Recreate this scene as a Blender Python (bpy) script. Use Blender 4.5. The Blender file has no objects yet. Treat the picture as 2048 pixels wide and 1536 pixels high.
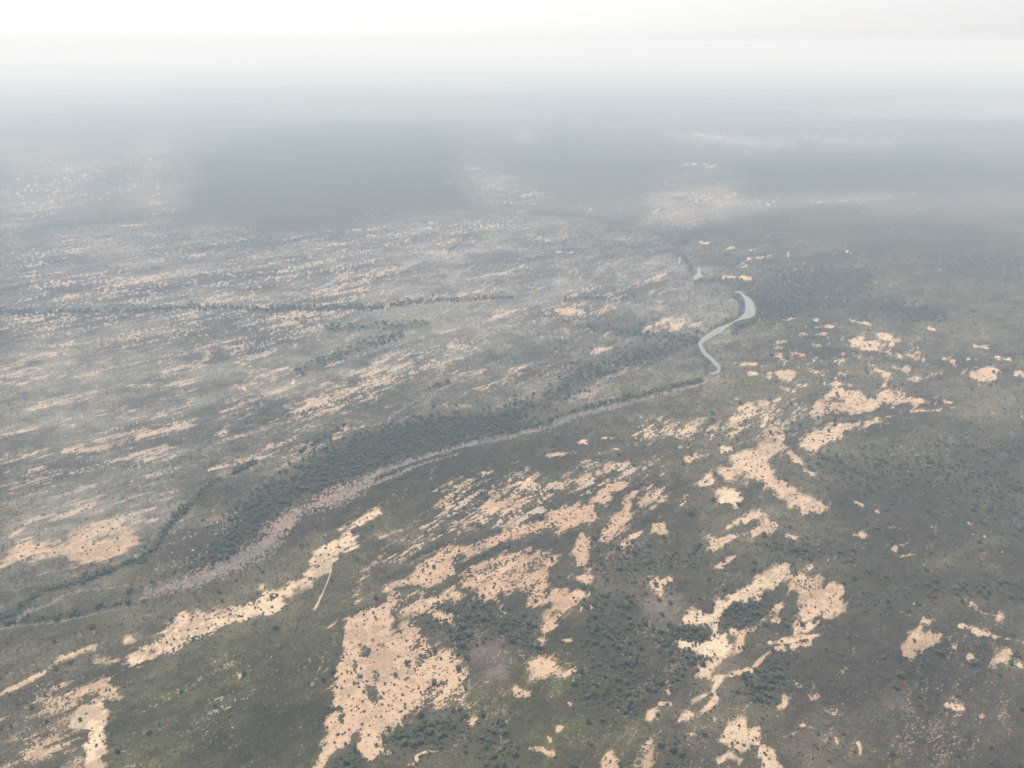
import bpy, bmesh, math, random
import numpy as np

# ------------------------------------------------------------------ camera, sky, sun, exposure
H = 600.0                       # flying height in metres
F = 1650.0                      # focal length in photo pixels (photo 2048 x 1536)
HORIZON = 88.0
PITCH = math.atan((768.0 - HORIZON) / F)
SP, CP = math.sin(PITCH), math.cos(PITCH)
sc = bpy.context.scene
col = sc.collection

cd = bpy.data.cameras.new('camera')
cd.sensor_fit = 'HORIZONTAL'
cd.sensor_width = 36.0
cd.lens = F * 36.0 / 2048.0
cd.clip_start = 1.0
cd.clip_end = 200000.0
cam = bpy.data.objects.new('camera', cd)
col.objects.link(cam)
cam.location = (0, 0, H)
cam.rotation_euler = (math.pi / 2 - PITCH, 0, 0)
sc.camera = cam

SUN_EL = math.radians(57.0)
SUN_AZ = math.radians(-26.0)     # measured from +Y towards +X: ahead and to the left
world = bpy.data.worlds.new('World')
sc.world = world
world.use_nodes = True
wn = world.node_tree
wn.nodes.clear()
sky = wn.nodes.new('ShaderNodeTexSky')
sky.sky_type = 'NISHITA'
sky.sun_disc = False
sky.sun_elevation = SUN_EL
sky.sun_rotation = SUN_AZ
sky.altitude = 0
sky.air_density = 1.0
sky.dust_density = 0.7
sky.ozone_density = 1.0
hs = wn.nodes.new('ShaderNodeHueSaturation')
hs.inputs['Saturation'].default_value = 0.12
hs.inputs['Value'].default_value = 1.0
bg = wn.nodes.new('ShaderNodeBackground')
bg.inputs['Strength'].default_value = 0.103
wo = wn.nodes.new('ShaderNodeOutputWorld')
wn.links.new(sky.outputs[0], hs.inputs['Color'])
wn.links.new(hs.outputs[0], bg.inputs['Color'])
wn.links.new(bg.outputs[0], wo.inputs['Surface'])

sd = bpy.data.lights.new('sun', 'SUN')
sd.energy = 3.95
sd.angle = math.radians(0.6)
sd.color = (1.0, 0.965, 0.925)
sun = bpy.data.objects.new('sun', sd)
col.objects.link(sun)
sun.rotation_euler = (math.pi / 2 - SUN_EL, 0, math.pi - SUN_AZ)
# direction check: a sun lamp shines along its local -Z
sun.location = (0, 0, 900)

sc.view_settings.view_transform = 'Standard'
sc.view_settings.look = 'None'
sc.view_settings.gamma = 1.0
sc.view_settings.exposure = 0.43
sc.view_settings.use_curve_mapping = False
sc.render.engine = 'CYCLES'
sc.cycles.max_bounces = 6
sc.cycles.diffuse_bounces = 2
sc.cycles.volume_bounces = 1
sc.cycles.use_denoising = True
HAZE_DENSITY = 0.00018
HAZE_COLOR = (0.575, 0.775, 1.0)

rng = np.random.default_rng(7)
random.seed(7)

# ------------------------------------------------------------------ photo pixel <-> ground
def ground_at(px, py):
    """point of the flat ground (z = 0) that the photograph shows at a pixel"""
    a = (np.asarray(px, float) - 1024.0) / F
    b = -(np.asarray(py, float) - 768.0) / F
    dz = -SP + b * CP
    t = -H / dz
    return a * t, (CP + b * SP) * t

def pixel_of(x, y):
    d = y * CP + H * SP
    return 1024.0 + F * x / d, 768.0 - F * (y * SP - H * CP) / d

# ------------------------------------------------------------------ noise
def _hash(ix, iy, seed):
    h = (ix.astype(np.int64) * 374761393 + iy.astype(np.int64) * 668265263 + seed * 1442695041) & 0xffffffff
    h = ((h ^ (h >> 13)) * 1274126177) & 0xffffffff
    h = h ^ (h >> 16)
    return (h & 0xffffff).astype(np.float32) / float(0xffffff)

def vnoise(x, y, seed):
    fx = np.floor(x); fy = np.floor(y)
    ix = fx.astype(np.int64); iy = fy.astype(np.int64)
    u = (x - fx).astype(np.float32); v = (y - fy).astype(np.float32)
    u = u * u * (3 - 2 * u); v = v * v * (3 - 2 * v)
    a = _hash(ix, iy, seed); b = _hash(ix + 1, iy, seed)
    c = _hash(ix, iy + 1, seed); d = _hash(ix + 1, iy + 1, seed)
    return (a * (1 - u) + b * u) * (1 - v) + (c * (1 - u) + d * u) * v

def fbm(x, y, scales, seed, gain=0.75, ang=0.0, stretch=1.0):
    """sum of value noise; scales in metres, long axis along ang, stretched"""
    ca, sa = math.cos(ang), math.sin(ang)
    p = (x * ca + y * sa) / stretch
    q = -x * sa + y * ca
    out = np.zeros(x.shape, np.float32); w = 1.0; tot = 0.0
    for k, s in enumerate(scales):
        out += w * vnoise(p / s + 17.3 * k, q / s - 9.1 * k, seed + k * 31)
        tot += w; w *= gain
    return out / tot

def equal(n, m=None):
    """make values uniform in 0..1 (so that 'n < c' covers the fraction c)"""
    s = n[m] if m is not None else n
    q = np.quantile(s.ravel()[::7], np.linspace(0, 1, 257))
    return np.interp(n, q, np.linspace(0, 1, 257)).astype(np.float32)

def smooth(t):
    t = np.clip(t, 0, 1)
    return t * t * (3 - 2 * t)

# ------------------------------------------------------------------ survey of the plain
# Bare-sand areas and strips, noted at photo pixels and carried to the ground by ground_at():
# (cover 0..1, tone 0 = orange tan .. 1 = pale cream, edge softness or strip width in pixels, points)
SAND_AREAS = [
 (.97,.85,4,'512,1209 450,1224 425,1234 375,1232 357,1234 335,1262 315,1282 282,1289 262,1304 252,1324 237,1337 235,1349 260,1339 292,1324 310,1322 315,1312 350,1302 370,1284 400,1277 425,1262 440,1247 475,1234 512,1227 542,1227 560,1220 567,1210 560,1197 567,1190 587,1177 622,1170 624,1152 604,1152 587,1164 557,1184 527,1182'),
 (.8,.9,6,'604,1152 629,1103 662,1080 692,1055 712,1038 744,1025 754,1028 724,1055 722,1073 712,1093 687,1110 667,1123 662,1138 647,1152 625,1160'),
 (1,.95,3,'212,1394 207,1440 205,1460 202,1502 195,1536 186,1570 172,1570 180,1507 165,1494 182,1462 172,1452 142,1450 155,1432 162,1414 190,1397'),
 (.85,.35,5,'205,1352 220,1367 240,1390 232,1397 218,1405 212,1394 195,1390 170,1385 150,1395 165,1375'),
 (.3,.45,14,'0,1400 60,1375 130,1350 200,1350 215,1365 210,1395 165,1420 145,1450 170,1500 175,1536 0,1536'),
 (.8,.45,4,'246,1285 252,1272 262,1270 270,1284 258,1288'),
 (.8,.15,6,'22,1105 35,1083 62,1075 70,1090 105,1090 130,1078 155,1063 200,1048 237,1045 247,1055 200,1065 175,1083 200,1093 250,1075 265,1065 275,1085 250,1098 212,1113 155,1123 140,1123 130,1113 95,1113 50,1123 0,1143 0,1128'),
 (.46,.5,8,'567,813 612,793 652,798 672,783 774,773 772,793 712,818 662,828 607,840 577,828'),
 (.75,.2,6,'880,808 937,800 952,813 925,825 902,818'),
 (.3,.5,8,'900,790 960,760 1020,755 1010,790 950,805'),
 (.5,.25,8,'512,709 549,689 574,699 557,717 512,727'),
 (.52,.35,6,'350,625 512,621 622,621 700,623 622,640 562,655 512,660 460,660 470,640 360,645'),
 (.24,.8,8,'570,480 650,462 740,458 870,442 1010,436 1100,445 1080,470 960,475 860,520 760,500 640,512 575,505'),
 (.75,.1,5,'415,696 457,716 422,736 400,721'),
 (.3,.45,5,'1111,624 1164,626 1240,640 1250,655 1150,652 1115,640'),
 (.55,.8,5,'1279,659 1299,644 1329,634 1396,636 1394,654 1336,661 1269,666'),
 (.85,.45,4,'1686,678 1726,675 1756,684 1751,699 1736,699 1723,689 1708,688'),
 (.6,.4,5,'1810,710 1835,698 1850,712 1858,724 1835,720'),
 (.8,.4,4,'1931,746 1961,736 2006,739 1981,751 2021,764 1998,759 1961,761'),
 (.8,.3,4,'1575,700 1595,703 1606,710 1590,712 1575,706'),
 (.6,.35,4,'1540,705 1560,705 1575,718 1570,732 1555,722'),
 (.8,.3,4,'1551,744 1580,739 1591,748 1583,760 1558,757'),
 (.82,.45,4,'1686,788 1721,785 1728,790 1751,795 1761,783 1786,785 1811,790 1871,804 1848,809 1823,808 1798,813 1761,815 1728,823 1726,830 1711,840 1701,843 1708,830 1698,820 1676,818 1691,805'),
 (1,.55,3,'1603,878 1636,855 1698,848 1721,845 1761,833 1808,822 1808,825 1761,840 1721,853 1681,873 1631,893 1616,899 1610,888'),
 (.55,.55,6,'1570,800 1586,792 1623,786 1600,798 1630,800 1640,795 1663,815 1620,833 1590,838 1560,847 1555,842 1585,825 1580,810'),
 (.85,.6,3,'1554,874 1560,870 1567,876 1564,884 1556,882'),
 (1,.5,3,'1574,905 1583,903 1596,915 1603,926 1590,920'),
 (.97,.4,4,'1446,942 1446,950 1460,954 1484,940 1490,932 1500,945 1495,955 1522,960 1535,980 1551,988 1578,1000 1588,1015 1611,1022 1641,1023 1653,1015 1653,1008 1636,1005 1618,1000 1598,988 1578,968 1561,960 1536,951 1536,930 1510,928 1480,928 1460,935'),
 (.88,.4,4,'1470,917 1490,903 1512,908 1522,895 1536,884 1558,888 1569,893 1550,902 1536,910 1530,920 1508,930 1490,927 1478,925'),
 (1.1,1,2,'1440,986 1449,982 1472,986 1484,998 1479,1008 1469,1012 1449,1003'),
 (.85,.6,3,'1393,967 1403,962 1410,950 1418,950 1429,963 1419,974 1404,973'),
 (.97,.45,4,'1446,1062 1451,1050 1469,1033 1499,1028 1529,1023 1533,1030 1511,1040 1494,1050 1474,1056 1456,1060'),
 (.95,.45,4,'1414,1100 1421,1075 1449,1068 1486,1058 1519,1045 1536,1039 1554,1041 1558,1052 1536,1067 1514,1073 1484,1075 1454,1088 1439,1093 1424,1098'),
 (.92,.4,4,'1421,1138 1436,1123 1464,1110 1481,1100 1486,1110 1469,1118 1459,1130 1449,1139'),
 (.97,.3,3,'1301,1060 1304,1045 1324,1045 1339,1063 1331,1072'),
 (.95,.3,3,'1241,1093 1249,1083 1264,1095 1251,1098'),
 (.9,.45,3,'1705,1070 1718,1062 1736,1068 1730,1079'),
 (.8,.35,3,'1780,1098 1800,1085 1820,1088 1800,1095 1790,1110'),
 (.62,.55,6,'1244,865 1274,853 1281,840 1321,840 1319,853 1306,870 1269,878 1249,885'),
 (.33,.3,8,'1334,850 1420,855 1440,875 1360,880'),
 (.52,.6,8,'1434,853 1454,843 1464,818 1491,803 1536,818 1532,860 1499,870 1459,870'),
 (.88,.3,3,'1369,915 1380,910 1400,905 1414,910 1395,918 1380,925'),
 (.92,.12,5,'1024,1055 1069,1045 1089,1038 1106,1015 1131,1008 1159,1010 1184,1000 1194,985 1219,973 1239,965 1254,968 1244,983 1224,980 1229,1000 1219,1013 1194,1018 1199,1040 1184,1048 1159,1040 1154,1055 1129,1065 1119,1080 1109,1075 1114,1058 1089,1053 1064,1068 1024,1080 987,1093 952,1110 912,1125 902,1152 889,1167 862,1180 822,1175 774,1190 774,1172 819,1150 832,1138 857,1118 887,1098 927,1088 952,1080 979,1063'),
 (.75,.15,5,'1239,1018 1244,993 1264,975 1276,983 1264,1018 1259,1038 1236,1060 1224,1078 1204,1078 1201,1060 1219,1033'),
 (.6,.35,6,'1274,985 1286,978 1306,955 1329,975 1324,1003 1301,1018 1279,1015 1269,993'),
 (.92,.12,4,'1156,1063 1169,1063 1184,1080 1179,1105 1174,1135 1154,1133 1149,1113 1139,1098'),
 (.7,.1,8,'950,1120 1024,1093 1061,1085 1106,1090 1119,1108 1106,1130 1100,1152 1117,1165 1100,1182 1112,1180 1130,1180 1144,1190 1148,1207 1135,1213 1119,1222 1124,1230 1112,1242 1100,1230 1094,1215 1060,1205 1035,1185 1018,1196 1000,1195 1020,1235 1015,1240 995,1230 980,1205 940,1190 915,1180 925,1140'),
 (1,.05,3,'1100,1183 1112,1180 1130,1180 1144,1190 1148,1207 1135,1213 1119,1222 1112,1220 1105,1200'),
 (.97,.15,3,'1085,1255 1100,1245 1118,1250 1110,1262 1090,1265'),
 (.6,.2,5,'1060,1270 1075,1268 1088,1280 1078,1290 1062,1288'),
 (.98,.35,3,'774,1172 774,1204 749,1217 719,1224 697,1239 687,1244 688,1264 684,1292 677,1322 669,1359 659,1374 662,1402 659,1412 672,1417 652,1429 649,1474 637,1489 634,1517 624,1536 612,1570 638,1570 649,1536 662,1517 682,1504 702,1497 717,1502 737,1519 747,1524 757,1514 787,1507 777,1494 762,1494 764,1479 779,1462 817,1464 812,1447 827,1422 862,1412 887,1422 909,1427 937,1422 942,1409 932,1392 932,1352 912,1322 882,1302 857,1282 832,1264 832,1252 807,1252 787,1267 789,1234 794,1224 837,1220 887,1247 922,1247 902,1227 862,1220 862,1210 899,1197 932,1190 909,1175 887,1192 862,1202 844,1202 862,1180 820,1178'),
 (.85,.3,3,'925,1437 945,1430 955,1438 948,1452 938,1450'),
 (.75,.3,4,'862,1450 880,1447 883,1460 850,1465'),
 (.97,.5,3,'1294,1160 1324,1157 1352,1152 1349,1162 1327,1172 1329,1185 1317,1200 1314,1185'),
 (1,.75,3,'1504,1157 1536,1152 1560,1130 1575,1125 1580,1150 1560,1165 1524,1182 1521,1207 1506,1199 1484,1199 1461,1209 1441,1224 1439,1259 1434,1269 1424,1262 1414,1249 1379,1244 1374,1239 1389,1227 1424,1227 1429,1214 1454,1199 1481,1182'),
 (1.1,.95,2,'1434,1266 1446,1272 1459,1292 1449,1304 1414,1312 1396,1299 1366,1294 1361,1284 1394,1287 1416,1282 1421,1272'),
 (.92,.4,3,'1394,1349 1404,1327 1434,1314 1439,1319 1419,1342 1416,1352'),
 (.72,.2,4,'1459,1260 1490,1256 1494,1265 1489,1310 1470,1312 1472,1280'),
 (.75,.45,5,'1573,1167 1611,1152 1641,1152 1651,1167 1696,1182 1683,1194 1690,1202 1698,1205 1686,1234 1658,1237 1621,1244 1608,1237 1596,1227 1566,1224 1551,1234 1520,1250 1518,1240 1561,1202 1586,1202'),
 (.9,.6,4,'1588,1269 1594,1247 1636,1247 1618,1262'),
 (.75,.3,5,'1796,1297 1816,1260 1891,1260 1886,1292 1853,1297 1831,1317 1818,1332'),
 (.8,.35,4,'1926,1195 1945,1205 1958,1220 2005,1230 1998,1237 1970,1230 1950,1223 1935,1210'),
 (.6,.4,5,'2010,1300 2040,1300 2035,1318 2048,1335 2030,1335 2000,1325 1980,1325'),
 (.92,.55,4,'1439,1484 1459,1442 1489,1439 1496,1454 1519,1447 1524,1467 1519,1487 1536,1500 1560,1525 1565,1560 1530,1530 1514,1512 1514,1494 1499,1474 1496,1497 1479,1502 1454,1489'),
 (.5,.5,5,'1290,1480 1305,1475 1310,1500 1300,1536 1270,1536'),
 (.7,.5,4,'1295,1425 1310,1415 1318,1418 1305,1445 1292,1440'),
 (.85,.2,4,'1196,1550 1214,1502 1224,1505 1240,1550'),
 (.9,.15,3,'1110,1450 1128,1450 1128,1462 1115,1470'),
 (.5,.45,8,'1062,1325 1085,1315 1110,1325 1118,1345 1090,1352 1065,1350'),
 (.9,.3,3,'1334,1380 1340,1378 1343,1388 1338,1392'),
 (.85,.0,3,'1616,1390 1632,1387 1642,1392 1634,1401 1620,1398'),
 (.27,.6,14,'870,1000 920,960 1080,935 1200,915 1340,930 1330,985 1240,960 1130,1000 1020,1045 900,1060 790,1115 720,1195 708,1160 760,1090 860,1030'),
 (.36,.55,12,'1240,880 1290,835 1440,840 1540,800 1680,780 1700,830 1540,880 1400,895'),
 (.3,.5,14,'560,810 690,745 800,690 880,680 820,740 740,800 620,845'),
 # far pale savanna, seen thinly through the haze
 (.3,.7,20,'0,330 200,300 300,260 360,255 330,330 290,400 150,440 0,470'),
 (.26,.8,26,'250,360 290,310 345,300 335,340 372,372 350,400 385,425 300,448 200,452 262,410'),
 (.35,.7,10,'930,335 1010,340 1080,370 1110,408 970,405 940,370'),
 (.4,.6,10,'870,268 1060,262 1080,290 960,296 900,290'),
 (.28,.6,14,'1330,370 1420,355 1560,378 1600,400 1480,430 1350,465 1290,450'),
 (.35,.5,10,'1330,268 1450,262 1600,262 1820,272 1780,290 1500,300 1380,288'),
]
SAND_STRIPS = [
 (.9,.6,9,'240,1343 228,1352 214,1360'),(.8,.6,5,'880,287 960,292 1060,293'),(.8,.9,4,'1490,307 1512,309'),(.7,.7,5,'1540,276 1600,278 1680,277'),(.6,.6,5,'1320,262 1400,270 1440,274'),
 (.7,.8,4,'1370,329 1392,328'),(.7,.8,4,'1410,331 1432,331'),(.6,.8,4,'55,372 140,371'),(.7,.7,4,'1560,270 1650,271'),(.6,.7,4,'1720,275 1760,277'),(.6,.8,4,'1995,308 2005,309'),
 (.6,.7,6,'1560,640 1600,636 1640,640'),(.6,.7,5,'1700,640 1740,650'),(.6,.6,8,'1510,700 1535,690 1560,693'),(.6,.6,7,'1500,745 1540,755'),(.55,.6,8,'1600,770 1660,765 1700,770'),
 (.5,.7,6,'1560,775 1590,782'),(.6,.6,6,'1640,760 1670,757'),(.5,.6,7,'1790,735 1820,738'),(.6,.5,6,'1545,690 1570,682'),
 (.5,.5,12,'0,1392 75,1349 110,1332 130,1312 185,1292'),(.55,.4,12,'70,1397 125,1367 155,1344 182,1327 237,1322'),
 (.45,.5,10,'0,1440 60,1415 85,1420'),(.5,.6,10,'20,1480 70,1465 120,1455'),(.5,.5,14,'10,1510 80,1500 150,1475'),
 (.4,.7,10,'0,790 70,787 120,780 200,772'),(.55,.5,16,'57,815 105,803 140,795 190,788'),(.6,.6,7,'220,804 290,798 337,792 400,778'),
 (.6,.45,16,'262,773 325,770 362,767'),(.6,.6,6,'120,843 175,833 225,827 287,819 332,814'),
 (.55,.5,9,'100,868 130,855 175,847 225,839 287,834 322,827'),(.5,.6,8,'0,873 50,860 75,853'),(.5,.8,5,'0,888 30,888 57,875'),
 (.7,.3,9,'180,880 207,878 250,871 277,868 337,860'),(.6,.35,16,'135,900 175,900 240,903 300,905 367,900'),
 (.5,.6,8,'175,925 225,919 287,920 350,917'),(.5,.5,20,'0,920 45,912 90,908'),(.5,.35,16,'0,943 20,938'),(.45,.35,14,'50,940 85,938'),
 (.45,.4,20,'25,980 50,963 90,968'),(.5,.6,8,'135,945 207,948'),(.45,.4,18,'150,967 210,963'),(.55,.5,11,'245,973 295,968 350,960'),
 (.45,.35,18,'105,1005 150,988 217,983'),(.45,.45,16,'60,1035 112,1013 162,1003 215,993 265,990'),(.62,.4,9,'22,1075 50,1053 65,1038 125,1028 187,1008'),
 (.6,.7,4,'65,1058 100,1043 150,1027'),(.5,.6,6,'180,1120 225,1105'),(.4,.4,16,'75,1150 125,1128 165,1140'),(.62,.4,7,'265,1045 285,1038 310,1040'),
 (.75,.5,8,'290,1020 315,1013'),(.75,.6,5,'487,776 502,786 472,813 425,833 390,850'),(.7,.25,14,'425,868 450,864'),(.72,.3,7,'412,943 455,928'),
 (.5,.6,6,'350,1000 380,985'),(.45,.3,26,'372,800 432,785'),(.5,.6,8,'355,855 410,848'),(.55,.4,14,'470,815 512,803 537,795 572,778'),
 (.5,.2,14,'650,775 690,757'),(.5,.7,7,'672,868 687,860 727,853'),(.6,.8,4,'667,877 682,875'),(.45,.6,5,'515,917 560,910 590,908'),
 (.75,.8,4,'585,768 587,759 597,751 687,721 732,704 787,689'),(.6,.7,6,'512,754 532,744 577,734'),(.5,.4,9,'647,709 694,706'),
 (.5,.5,7,'662,696 732,682'),(.5,.5,9,'632,641 702,624'),(.55,.5,9,'827,631 867,624'),(.5,.6,6,'777,647 809,644'),
 (.5,.4,18,'660,765 727,750 812,719'),(.58,.3,11,'980,640 1024,624 1060,618'),(.55,.8,7,'570,480 652,461 737,459 800,449 872,443'),
 (.55,.8,8,'937,557 980,551 1024,547'),(.55,.7,7,'887,599 967,581'),(.5,.7,5,'650,569 674,566'),(.5,.7,5,'650,579 680,576'),
 (.65,.8,7,'217,450 315,450'),(.5,.8,5,'240,430 282,429'),(.6,.8,7,'295,407 372,405 376,390'),(.5,.8,11,'300,430 370,420'),
 (.55,.8,6,'437,465 490,479'),(.4,.7,9,'107,492 145,477'),(.55,.6,9,'20,634 75,629'),(.5,.7,5,'230,626 247,626'),(.3,.7,18,'12,672 100,674'),
 (.45,.7,7,'45,711 110,709'),(.4,.5,20,'0,745 85,757 230,745'),(.4,.5,18,'200,729 247,724'),(.45,.5,14,'282,726 325,711 370,706'),
 (.5,.4,12,'350,739 415,719'),(.7,.8,5,'410,754 470,726 500,730'),(.5,.5,10,'355,632 390,644'),(.45,.4,22,'462,664 512,640 530,628'),(.5,.5,9,'452,684 495,681'),
 (.5,.6,8,'500,720 560,700'),(.45,.5,10,'0,765 60,768 130,762'),(.4,.5,8,'500,770 560,755 640,740'),(.4,.6,7,'740,735 800,722 870,700 930,690'),
 (.45,.7,6,'800,690 870,668 930,655'),(.4,.7,6,'820,745 900,722 960,700'),
 (.5,.6,9,'1024,604 1091,601'),(.75,.15,7,'1111,621 1164,624'),(.4,.6,6,'1199,666 1274,668'),(.55,.8,6,'1276,566 1329,549'),(.3,.8,16,'1234,554 1286,556'),
 (.6,.8,5,'1196,591 1236,586'),(.45,.7,11,'1074,701 1131,709 1224,694'),(.5,.7,11,'1024,740 1086,726'),(.6,.9,9,'1030,526 1050,533'),(.5,.9,5,'1040,520 1070,516'),
 (.5,.8,5,'1114,504 1150,503'),(.3,.8,18,'1060,481 1194,471'),(.7,.9,5,'1399,484 1419,487'),(.7,.9,6,'1446,499 1466,494'),(.7,.8,7,'1494,500 1510,501'),
 (.6,.8,8,'1496,514 1540,514'),(.8,.8,5,'1446,554 1471,554'),(.8,.8,6,'1481,554 1501,558'),(.6,.7,6,'1475,528 1500,534'),(.8,.9,5,'1029,423 1049,423'),
 (.6,.9,5,'1091,404 1105,409'),(.6,.8,5,'935,337 965,336'),(.6,.8,6,'930,356 1015,360'),(.6,.8,6,'945,372 1010,376'),(.6,.8,6,'970,402 1100,408'),
 (.6,.8,5,'845,329 868,330'),(.6,.9,4,'1536,410 1550,411'),(.6,.8,5,'1583,392 1611,397'),(.6,.8,6,'1624,406 1641,404 1736,399 1773,391 1836,387 1873,392'),
 (.55,.8,5,'1696,407 1748,409'),(.5,.7,6,'1838,420 1870,414'),(.85,.9,4,'1691,502 1703,507'),(.8,.9,4,'1578,502 1576,514'),(.4,.7,16,'1500,470 1573,467'),
 (.5,.6,9,'1746,661 1773,674 1798,681'),(.6,.6,5,'1726,697 1752,699'),(.6,.7,6,'1770,690 1785,689'),(.5,.6,8,'1763,699 1798,711'),(.7,.5,10,'1881,714 1908,724'),
 (.95,1,5,'1946,691 1973,695'),(.6,.7,7,'1981,714 2021,720'),(.5,.7,6,'1936,720 1960,720'),(.6,.6,11,'2031,744 2060,748'),(.75,.8,4,'1853,656 1868,659'),
 (.6,.6,5,'1616,690 1641,689'),(.45,.5,5,'1610,653 1690,653'),(.4,.5,9,'1603,669 1653,671'),(.5,.6,7,'1653,702 1686,707'),(.42,.6,16,'1631,716 1686,720'),
 (.5,.5,13,'1713,715 1741,730'),(.6,.9,6,'1613,727 1630,730'),(.5,.6,9,'1598,734 1646,749'),(.5,.7,8,'1676,744 1726,746'),(.75,.3,10,'1753,740 1776,752'),
 (.4,.6,9,'1823,760 1893,745'),(.4,.6,9,'1460,710 1500,715'),(.4,.7,7,'1466,727 1524,730'),(.7,.7,6,'1524,754 1540,745'),
 (.8,.7,5,'1821,822 1881,820'),(.75,.8,5,'1888,804 1906,804'),(.5,.7,4,'1895,815 1910,816'),(.4,.6,5,'1985,826 2010,831 2048,834'),
 (.8,.6,10,'1558,843 1586,840'),(.72,.6,8,'1551,857 1593,857'),(.6,.7,5,'1656,846 1691,848'),(.6,.6,11,'1653,790 1681,779'),(.6,.6,7,'1758,778 1771,771'),(.6,.5,9,'1536,806 1558,798'),
 (.8,.6,7,'1611,941 1624,947'),(.35,.6,11,'1329,1043 1356,1018 1376,993'),(.5,.6,4,'1310,1040 1328,1028'),(.6,.5,5,'1260,1075 1285,1065'),
 (.9,.2,6,'1711,1003 1726,1010'),(.9,.1,5,'1753,1022 1763,1030'),(.9,.3,9,'1575,1070 1590,1075'),(.7,.2,4,'1795,1113 1830,1108'),(.8,.2,5,'1935,1045 1945,1050'),
 (.8,.3,6,'1945,1068 1970,1073'),(.7,.7,5,'1850,1048 1863,1052'),(.7,.3,5,'2005,1103 2020,1105'),(.5,.7,4,'1880,1073 1905,1074'),(.6,.5,5,'1660,1141 1678,1135'),
 (.65,.35,11,'1359,893 1386,895'),(.85,.8,9,'1444,898 1464,898'),(.58,.55,8,'1096,912 1174,903'),(.6,.6,6,'1199,905 1239,896'),(.5,.7,7,'1199,878 1229,875'),
 (.5,.6,7,'1150,880 1190,890'),(.45,.5,8,'1270,890 1330,888'),(.4,.8,5,'1260,905 1360,903'),
 (.35,.3,22,'1320,915 1270,930 1220,940 1200,955'),(.5,.2,14,'1130,965 1170,958 1210,940'),(.5,.6,12,'1140,990 1180,985'),
 (.38,.5,28,'720,1140 762,1125 812,1090 862,1078 912,1053 962,1033 1010,1010'),(.85,.85,3,'754,1143 774,1128 824,1095 887,1068 962,1035'),
 (.55,.8,6,'902,1020 957,988 1020,973 1080,950'),(.5,.5,9,'862,983 902,968'),(.48,.2,18,'975,1010 1024,1005 1070,990'),(.45,.8,8,'760,1075 800,1060'),
 (.5,.8,5,'730,1095 760,1090'),(.48,.6,16,'712,1202 727,1152'),(.85,.9,3,'629,1219 647,1182 660,1152 663,1128'),(.45,.5,12,'600,1120 630,1090 650,1070'),
 (.45,.9,9,'650,1312 635,1345 622,1370'),(.4,.9,6,'672,1240 665,1262 660,1280'),(.45,.8,6,'600,1455 612,1438'),(.6,.7,6,'598,1507 606,1492'),
 (.4,.8,10,'648,1262 668,1250'),(.35,.9,7,'460,1330 480,1350 478,1372'),(.3,.9,8,'405,1415 420,1408'),
 (.8,.25,9,'1115,1280 1143,1280'),(.9,.4,9,'1150,1183 1163,1188'),(.6,.3,16,'1140,1155 1175,1158'),(.8,.6,5,'1175,1212 1183,1215'),
 (.45,.5,3,'1160,1220 1180,1185'),(.4,.4,6,'1148,1262 1155,1235'),
 (.8,.5,5,'835,1525 832,1512 850,1503 880,1502'),(.75,.3,9,'795,1540 815,1530 842,1528'),(.6,.4,5,'785,1497 815,1485'),(.7,.3,6,'902,1490 920,1490'),
 (.7,.5,10,'1430,1357 1470,1345 1500,1342 1515,1325 1530,1310 1545,1300 1590,1290 1620,1283'),(.55,.5,12,'1440,1362 1425,1375 1435,1400 1410,1420'),
 (.65,.6,12,'1500,1260 1530,1240 1556,1240'),(.8,.7,8,'1536,1285 1590,1278 1640,1270'),(.5,.6,16,'1580,1160 1600,1140 1640,1125 1668,1117'),
 (.55,.5,10,'1640,1255 1660,1250 1668,1258'),(.45,.5,11,'1806,1222 1836,1239 1866,1242 1898,1255'),(.45,.6,7,'1820,1207 1855,1197'),(.45,.5,16,'1803,1345 1811,1377'),
 (.6,.45,9,'1920,1250 1955,1265 2000,1275 2048,1285'),(.45,.5,12,'1910,1295 1945,1320'),(.5,.4,9,'1870,1380 1885,1370 1880,1400'),(.7,.4,7,'1890,1410 1930,1418'),
 (.65,.3,8,'1945,1430 1980,1433'),(.5,.5,7,'1580,1355 1600,1372'),(.5,.4,11,'1545,1412 1565,1412'),(.5,.4,15,'1655,1420 1680,1430'),(.6,.4,6,'1600,1450 1635,1458'),
 (.5,.4,8,'1670,1475 1675,1485'),(.55,.4,8,'1718,1485 1722,1510'),(.6,.4,8,'1565,1390 1570,1410'),
 (.95,.2,9,'1060,1497 1080,1497 1105,1506'),(.9,.2,9,'1096,1472 1100,1482'),(.85,.2,11,'1033,1383 1055,1390'),(.8,.2,7,'1138,1405 1142,1408'),(.6,.3,8,'1155,1430 1165,1432'),
 (.8,.4,5,'1320,1407 1340,1408'),(.5,.5,7,'1310,1435 1325,1447 1316,1465 1300,1475'),(.5,.5,8,'1360,1465 1395,1470'),(.5,.6,8,'1385,1400 1410,1390 1430,1378'),
 (.45,.6,9,'1360,1440 1380,1430'),(.6,.5,12,'1440,1520 1460,1510 1480,1520'),(.6,.4,6,'1130,1350 1150,1338'),
]
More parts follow.
